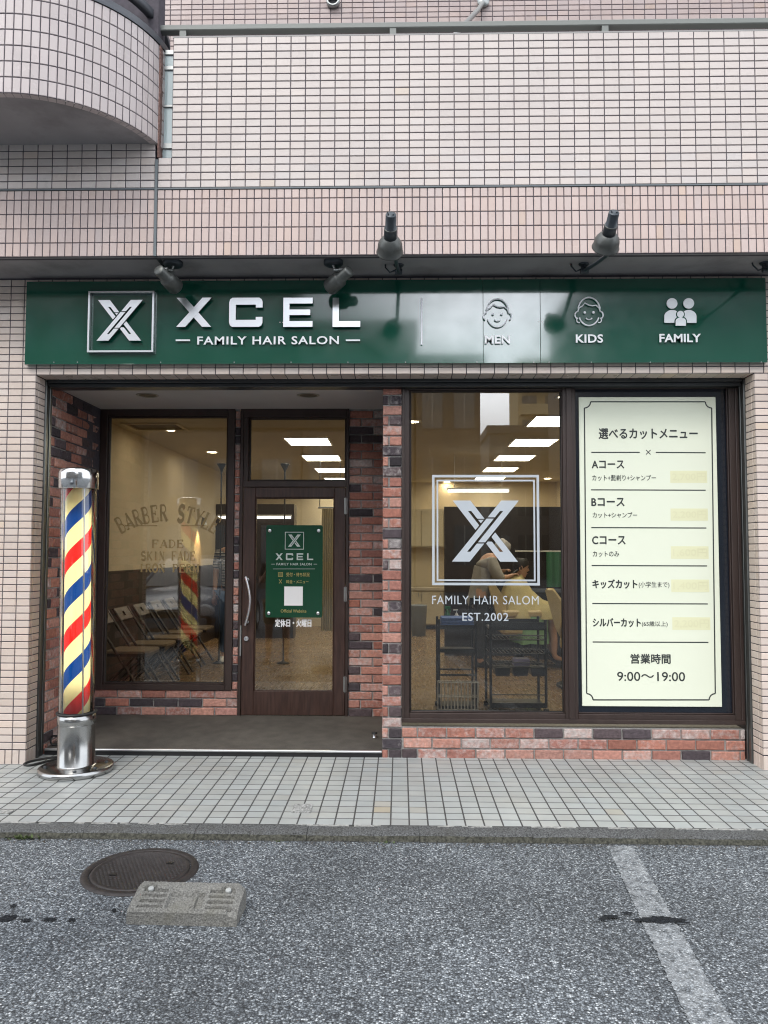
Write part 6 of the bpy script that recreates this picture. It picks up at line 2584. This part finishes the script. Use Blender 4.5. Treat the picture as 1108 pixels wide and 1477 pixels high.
# shelf counter and towel at the right
ct = thing("styling_counter", "dark blue-grey styling counter along the partition behind the customer", "counter", (2.2, 4.75, ZI))
mb = MB()
mb.box(1.72, XI1 - .003, 4.60, 4.998, .985, 1.02)
mb.build("counter_top", mat("counter_blue_grey", (.10, .12, .17), .35), ct)
mb = MB()
mb.box(1.76, XI1 - .004, 4.66, 4.998, ZI, .9845)
mb.build("counter_base", M['panel_dark'], ct)
mb = MB()
n = 14
tpx = X(789, 4.9), X(817, 4.9)
zt_a, zt_b = Zh(796, 4.9), Zh(846, 4.9)
for i in range(n):
    xa_, xb_ = tpx[0] + (tpx[1] - tpx[0]) * i / n, tpx[0] + (tpx[1] - tpx[0]) * (i + 1) / n
    ya_, yb_ = 4.93 + .012 * math.sin(i * 1.3), 4.93 + .012 * math.sin((i + 1) * 1.3)
    mb.prism([(0, 0), (1, 0), (1, .022), (0, .022)], (xa_, ya_, zt_b), (xb_ - xa_, yb_ - ya_, 0), UY, UZ, zt_a - zt_b)
hw = tag(mb.build("hanging_towel", mat("dark_green_towel", (.05, .16, .09), .95)), "dark green towel hanging on the partition at the right", "towel")
t = thing("towel_rail", "thin pale rail on the dark partition carrying the green towel", "rail", (1.9, 4.95, zt_a))
mb = MB()
mb.tube([(1.55, 4.95, zt_a + .012), (XI1 - .01, 4.95, zt_a + .012)], .010, 8)
mb.build("bar", M['white_plastic'], t)
mb = MB()
for q in (1.62, 2.3):
    mb.tube([(q, 4.95, zt_a + .012), (q, 5.0, zt_a + .012)], .008, 8)
mb.build("brackets", M['white_plastic'], t)

# curtain behind the door plaque
mb = MB()
yk = 10.6 - 5.43
n = 40
xa_, xb_ = X(464, yk), X(487, yk)
for i in range(n):
    p0, p1 = i / n, (i + 1) / n
    f0, f1 = .02 * math.sin(i * 1.1), .02 * math.sin((i + 1) * 1.1)
    mb.prism([(0, 0), (1, 0), (1, .006), (0, .006)], (xa_ + (xb_ - xa_) * p0, yk + f0, .42), ((xb_ - xa_) / n, f1 - f0, 0), UY, UZ, 1.68)
tag(mb.build("curtain", mat("beige_curtain", (.42, .36, .22), .9)), "narrow beige curtain hanging behind the door glass", "curtain")
mb = MB()
mb.tube([(xa_ - .05, yk, 2.115), (xb_ + .05, yk, 2.115)], .012, 8)
for q in (xa_ - .03, xb_ + .03):
    mb.tube([(q, yk, 2.115), (q, yk, ZK)], .006, 6)
tag(mb.build("curtain_rod", M['dark_metal']), "dark ceiling-hung rod that carries the beige curtain", "curtain rod")

# waiting customer at the far end of the chairs
WX, WY = -2.12, 9.75 - 5.43
wc = thing("person", "person in a striped top and blue jeans standing half hidden behind the window post", "person", (WX, WY, ZI))
YS_ = YBR
vs_, es, rs = [], [], []
pel = chain(vs_, es, rs, [(WX, WY, ZI + .92)], [(.15, .12)])
ch_ = chain(vs_, es, rs, [(WX, WY, ZI + 1.10), (WX, WY, ZI + 1.28), (WX, WY, ZI + 1.40)], [(.13, .11), (.15, .12), (.10, .09)], pel)
chain(vs_, es, rs, [(WX, WY, ZI + 1.47), (WX, WY, ZI + 1.52)], [.052, .052], ch_)
for s in (-1, 1):
    sh = chain(vs_, es, rs, [(WX + s * .18, WY, ZI + 1.37)], [.055], ch_)
    wi = chain(vs_, es, rs, [(WX + s * .22, WY, ZI + 1.10), (WX + s * .22, WY - .06, ZI + .86)], [.040, .026], sh)
    add_hand(vs_, es, rs, wi, (WX + s * .22, WY - .06, ZI + .86), (0, -.15, -1), (0, -1, 0))
    chain(vs_, es, rs, [(WX + s * .09, WY, ZI + .86), (WX + s * .10, WY, ZI + .48), (WX + s * .10, WY + .02, ZI + .09), (WX + s * .10, WY - .10, ZI + .045)], [.085, .06, .042, .036], pel)
skin_obj("body", vs_, es, rs, M['skin'], wc)
vs_, es, rs = [], [], []
c0 = chain(vs_, es, rs, [(WX, WY, ZI + .90), (WX, WY, ZI + 1.10), (WX, WY, ZI + 1.28), (WX, WY, ZI + 1.40)], [(.17, .15), (.155, .14), (.17, .145), (.115, .11)])
for s in (-1, 1):
    chain(vs_, es, rs, [(WX + s * .18, WY, ZI + 1.365), (WX + s * .215, WY, ZI + 1.15)], [.075, .06], c0)
ms = mat("striped_top", (.4, .4, .4), .9)
wv = ms.node_tree.nodes.new("ShaderNodeTexWave")
wv.bands_direction = 'Z'
wv.inputs['Scale'].default_value = 9
cr_ = ms.node_tree.nodes.new("ShaderNodeValToRGB")
cr_.color_ramp.elements[0].position, cr_.color_ramp.elements[1].position = .45, .55
cr_.color_ramp.elements[0].color, cr_.color_ramp.elements[1].color = (.03, .03, .035, 1), (.45, .44, .42, 1)
tcx = ms.node_tree.nodes.new("ShaderNodeTexCoord")
ms.node_tree.links.new(tcx.outputs['Object'], wv.inputs['Vector'])
ms.node_tree.links.new(wv.outputs['Fac'], cr_.inputs['Fac'])
ms.node_tree.links.new(cr_.outputs['Color'], ms.node_tree.nodes["Principled BSDF"].inputs['Base Color'])
skin_obj("striped_top", vs_, es, rs, ms, wc, root=1)
vs_, es, rs = [], [], []
pel = chain(vs_, es, rs, [(WX, WY, ZI + .90)], [(.16, .14)])
for s in (-1, 1):
    chain(vs_, es, rs, [(WX + s * .09, WY, ZI + .82), (WX + s * .10, WY, ZI + .48), (WX + s * .10, WY + .02, ZI + .10)], [.10, .085, .07], pel)
skin_obj("jeans", vs_, es, rs, mat("blue_jeans", (.05, .09, .17), .85, noise=.15), wc)
mb = MB()
for s in (-1, 1):
    mb.lathe([(0, 0), (.052, 0), (.054, .03), (.042, .07), (0, .085)], 16, Matrix.Translation((WX + s * .10, WY - .05, ZI + .001)) @ Matrix.Diagonal((1, 2.3, 1, 1)))
mb.build("shoes", M['white_plastic'], wc)
head_mesh(wc, Vector((WX, WY - .01, ZI + 1.64)), R(-90), 0, M['hair'])

# ================================================================== ACROSS THE STREET (seen only in the glass and the glossy sign)
def block(name, label, x0, x1, y0, y1, h, wall, floors, cols, wmat, balcony=False, zb=0.0):
    t = thing(name, label, "building", ((x0 + x1) / 2, y1, ZR))
    mb = MB()
    mb.box(x0, x1, y0, y1, ZR, h)
    mb.box(x0 - .15, x1 + .15, y0, y1 + .15, h + .0005, h + .5)
    mb.build("wall", wall, t)
    fh = (h - .6) / floors
    cw = (x1 - x0) / cols
    for f in range(floors):
        for c in range(cols):
            wb = MB()
            xa, za = x0 + cw * (c + .18), .4 + f * fh + fh * .22
            wb.box(xa, xa + cw * .64, y1 - .1, y1 + .04, za, za + fh * .58)
            wb.box(xa + cw * .30, xa + cw * .34, y1 + .0405, y1 + .07, za, za + fh * .58, 1)
            wb.build("window", [wmat, M['alu']], t)
        if balcony:
            sb = MB()
            sb.box(x0 + .3, x1 - .3, y1 + .001, y1 + 1.2, .4 + f * fh - .1, .4 + f * fh + .08)
            sb.box(x0 + .3, x1 - .3, y1 + 1.1, y1 + 1.2, .4 + f * fh + .0805, .4 + f * fh + 1.1)
            sb.build("balcony", wall, t)
    return t


M['wall_brown'] = mat("brown_render", (.14, .115, .095), .9, noise=.1, nscale=1)
M['wall_cream'] = mat("cream_render", (.78, .62, .36), .9, noise=.08, nscale=1)
M['wall_grey'] = mat("grey_panel", (.20, .20, .20), .7, noise=.1, nscale=1)
M['far_glass'] = mat("far_window_glass", (.10, .12, .13), .08, spec=.8)
block("apartment_building", "brown low apartment block across the street, with the lowest roof of its row", 0.65, 3.25, -38, -25, 8.9, M['wall_brown'], 3, 2, M['far_glass'])
block("apartment_building", "brown apartment block across the street, middle height in its row", -4.2, .55, -38, -25, 10.3, M['wall_brown'], 3, 3, M['far_glass'])
block("apartment_building", "brown wide apartment block across the street, opposite the entrance", -16.5, -4.3, -38, -25, 12.0, M['wall_brown'], 4, 6, M['far_glass'])
block("apartment_building", "grey tall apartment block across the street, opposite the menu panel", 8.9, 26, -40, -30, 14.5, M['wall_grey'], 4, 7, M['far_glass'])
block("office_building", "grey office block with wide glazing across the street", 5.6, 14.5, -52, -42, 9.0, M['wall_grey'], 3, 6, M['far_glass'])
block("apartment_tower", "tall cream apartment tower with balconies standing far across the street", 14, 36, -92, -85, 24, M['wall_cream'], 8, 8, M['far_glass'], True)
block("apartment_building", "brown taller apartment block far left across the street", -40, -17.5, -46, -28, 13.5, M['wall_brown'], 4, 9, M['far_glass'])


def car(label, cx, cy, paint):
    """small hatchback, nose towards +y"""
    t = thing("parked_car", label, "car", (0, 0, 0))
    W_ = .84
    # side profile stations along y (nose at 0, tail at -3.9): z of belt and roof
    st = [(0.0, .32, .56, .70), (-.12, .24, .70, .76), (-.6, .22, .84, .80), (-1.05, .22, .95, .82), (-1.6, .22, .97, .84), (-2.6, .22, .98, .84), (-3.4, .22, .97, .83), (-3.8, .26, .93, .78), (-3.92, .34, .80, .72)]
    mb = MB()
    vs_, fs = [], []
    for (y, zb, zt, w_) in st:
        ring = [(-w_ * .96, zb), (-w_, zb + .18), (-w_ * 1.0, zt - .22), (-w_ * .95, zt - .05), (-w_ * .80, zt), (0, zt + .03), (w_ * .80, zt), (w_ * .95, zt - .05), (w_, zt - .22), (w_, zb + .18), (w_ * .96, zb)]
        vs_ += [(x, y, z) for x, z in ring]
    k = 11
    for i in range(len(st) - 1):
        for j in range(k - 1):
            fs.append((i * k + j, i * k + j + 1, (i + 1) * k + j + 1, (i + 1) * k + j))
        fs.append((i * k + k - 1, i * k, (i + 1) * k, (i + 1) * k + k - 1))
    fs.append(tuple(range(k)))
    fs.append(tuple(range(len(st) * k - 1, len(st) * k - k - 1, -1)))
    mb.mesh(vs_, fs, 0, sm=True)
    body = mb.build("body", paint, t)
    mb = MB()
    roof = [(-1.0, .955, .78), (-1.75, 1.43, .62), (-2.4, 1.50, .62), (-3.2, 1.45, .60), (-3.75, .97, .74)]
    vs_, fs = [], []
    for (y, z, w_) in roof:
        vs_ += [(-w_, y, z), (w_, y, z)]
    for i in range(len(roof) - 1):
        fs.append((i * 2, i * 2 + 1, i * 2 + 3, i * 2 + 2))
    mb.mesh(vs_, [fs[1], fs[2]], 0)
    mb.mesh([(-.62, -1.75, 1.41), (.62, -1.75, 1.41), (.60, -3.2, 1.43), (-.60, -3.2, 1.43)], [(3, 2, 1, 0)], 0)
    for s in (-1, 1):
        for (a_, b_) in zip(roof[:-1], roof[1:]):
            mb.tube([(s * a_[2], a_[0], a_[1]), (s * b_[2], b_[0], b_[1])], .035, 6)
        mb.tube([(s * .62, -2.45, 1.48), (s * .79, -2.5, .96)], .035, 6)
    mb.build("roof", paint, t)
    wsn = MB()
    wsn.mesh([vs_[0], vs_[1], vs_[3], vs_[2]], [(0, 1, 2, 3)], 0)
    wsn.build("windscreen", M['far_glass'], t)
    for s in (-1, 1):
        gb = MB()
        gb.face([(s * .775, -1.08, .965), (s * .79, -2.45, .965), (s * .63, -2.42, 1.45), (s * .63, -1.78, 1.40)])
        gb.build("side_window", M['far_glass'], t)
        gb = MB()
        gb.face([(s * .79, -2.55, .965), (s * .75, -3.6, .965), (s * .61, -3.2, 1.42), (s * .63, -2.5, 1.45)])
        gb.build("side_window", M['far_glass'], t)
        hl = MB()
        hl.lathe([(0, .05), (.08, .045), (.12, .02), (.13, 0)], 18, Matrix.Translation((s * .58, -.03, .60)) @ Matrix.Rotation(R(-90), 4, 'X') @ Matrix.Diagonal((1.2, .8, 1, 1)))
        hl.build("headlight", mat("headlight_glass", (.6, .62, .64), .08), t)
        mr_ = MB()
        mr_.box(s * .84, s * 1.02, -1.28, -1.18, .93, 1.05)
        mr_.build("mirror", paint, t, bevel=.03, seg=3)
        for yw in (-.72, -3.2):
            wb = MB()
            Tw = Matrix.Translation((s * .76, yw, .30)) @ Matrix.Rotation(R(90), 4, 'Y')
            wb.lathe([(.18, -.10), (.28, -.10), (.30, -.07), (.30, .07), (.28, .10), (.18, .10)], 28, Tw)
            wh = wb.build("wheel", M['rubber'], t)
            rb_ = MB()
            rb_.lathe([(0, s * .06), (.06, s * .07), (.175, s * .085), (.18, s * .10)], 20, Tw)
            rb_.build("rim", M['alu'], wh)
    bm_ = MB()
    bm_.box(-.62, .62, -.02, .035, .30, .48)
    bm_.build("bumper", paint, t, bevel=.03, seg=3)
    gr = MB()
    for z in (.52, .56, .60):
        gr.box(-.40, .40, -.03, .03, z, z + .02)
    gr.build("grille", M['black'], t)
    t.location = (cx, cy, ZR)
    return t


car("silver blue hatchback parked beside the shop, mirrored in the waiting room window", -3.75, -4.55, mat("pale_blue_paint", (.06, .095, .14), .3, metal=.2, coat=.3))

# grit swept against the kerb
mb = MB()
for i in range(1500):
    x = random.uniform(-3.2, 3.4)
    y = YK1 - .012 - abs(random.gauss(0, .035))
    r = random.uniform(.0015, .0048)
    c = random.choice(((.05, .05, .048), (.11, .105, .095), (.22, .21, .2), (.07, .055, .04)))
    a_ = random.uniform(0, 6.28)
    p = [(x + r * math.cos(a_ + k * 2.1), y + r * math.sin(a_ + k * 2.1), ZR + .001) for k in range(3)] + [(x, y, ZR + .001 + r * 1.3)]
    mb.mesh(p, [(0, 1, 3), (1, 2, 3), (2, 0, 3)], 0, (*c, 1))
tag(mb.build("kerb_grit", mat("kerb_grit", rough=.95, attr=True), org=(0, YK1, ZR)), "loose dark grit swept along the foot of the kerb", "grit", kind='stuff')

# person photographing the shop from the parking space, seen mirrored in the door glass
QX, QY = -1.72, -2.95
ph = thing("person", "bystander in tan shorts and sandals on the asphalt, mirrored in the door glass", "person", (QX, QY, ZR))
vs_, es, rs = [], [], []
z0 = ZR
pel = chain(vs_, es, rs, [(QX, QY, z0 + .92)], [(.15, .12)])
ch_ = chain(vs_, es, rs, [(QX, QY, z0 + 1.10), (QX, QY, z0 + 1.28), (QX, QY, z0 + 1.40)], [(.13, .11), (.15, .12), (.10, .09)], pel)
chain(vs_, es, rs, [(QX, QY + .01, z0 + 1.47), (QX, QY + .02, z0 + 1.52)], [.052, .052], ch_)
for sd_ in (-1, 1):
    sh = chain(vs_, es, rs, [(QX + sd_ * .18, QY, z0 + 1.37)], [.055], ch_)
    wr = Vector((QX + sd_ * .075, QY + .30, z0 + 1.33))
    wi = chain(vs_, es, rs, [(QX + sd_ * .23, QY + .05, z0 + 1.12), wr], [.042, .026], sh)
    add_hand(vs_, es, rs, wi, wr, (-sd_ * .25, .3, .9), (0, 1, 0))
    chain(vs_, es, rs, [(QX + sd_ * .10, QY, z0 + .86), (QX + sd_ * .12, QY + .01, z0 + .48), (QX + sd_ * .125, QY - .02, z0 + .30), (QX + sd_ * .13, QY - .01, z0 + .09), (QX + sd_ * .14, QY + .10, z0 + .04)], [.088, .058, .056, .036, (.042, .028)], pel)
skin_obj("body", vs_, es, rs, M['skin'], ph)
vs_, es, rs = [], [], []
c0 = chain(vs_, es, rs, [(QX, QY, z0 + .90), (QX, QY, z0 + 1.10), (QX, QY, z0 + 1.28), (QX, QY, z0 + 1.40)], [(.175, .15), (.155, .14), (.17, .145), (.115, .11)])
for sd_ in (-1, 1):
    chain(vs_, es, rs, [(QX + sd_ * .18, QY, z0 + 1.365), (QX + sd_ * .215, QY + .03, z0 + 1.18)], [.075, .062], c0)
skin_obj("shirt", vs_, es, rs, M['trousers'], ph, root=1)
vs_, es, rs = [], [], []
pel = chain(vs_, es, rs, [(QX, QY, z0 + .90)], [(.165, .14)])
for sd_ in (-1, 1):
    chain(vs_, es, rs, [(QX + sd_ * .10, QY, z0 + .80), (QX + sd_ * .118, QY + .01, z0 + .52)], [.112, .095], pel)
skin_obj("shorts", vs_, es, rs, mat("tan_shorts", (.30, .22, .12), .85, noise=.1), ph)
mb = MB()
for sd_ in (-1, 1):
    mb.lathe([(0, 0), (.050, 0), (.052, .018), (0, .022)], 18, Matrix.Translation((QX + sd_ * .138, QY + .055, z0 + .001)) @ Matrix.Diagonal((1, 2.5, 1, 1)))
    mb.tube([(QX + sd_ * .138 - .05, QY + .10, z0 + .02), (QX + sd_ * .138, QY + .10, z0 + .082), (QX + sd_ * .138 + .05, QY + .10, z0 + .02)], .008, 6)
mb.build("sandals", M['rubber'], ph)
head_mesh(ph, Vector((QX, QY + .02, z0 + 1.64)), R(90), 0, M['hair'])
mb = MB()
mb.box(QX - .038, QX + .038, QY + .385, QY + .394, z0 + 1.34, z0 + 1.495)
tag(mb.build("phone", M['black'], bevel=.004), "black phone held up by the bystander mirrored in the door glass", "phone")
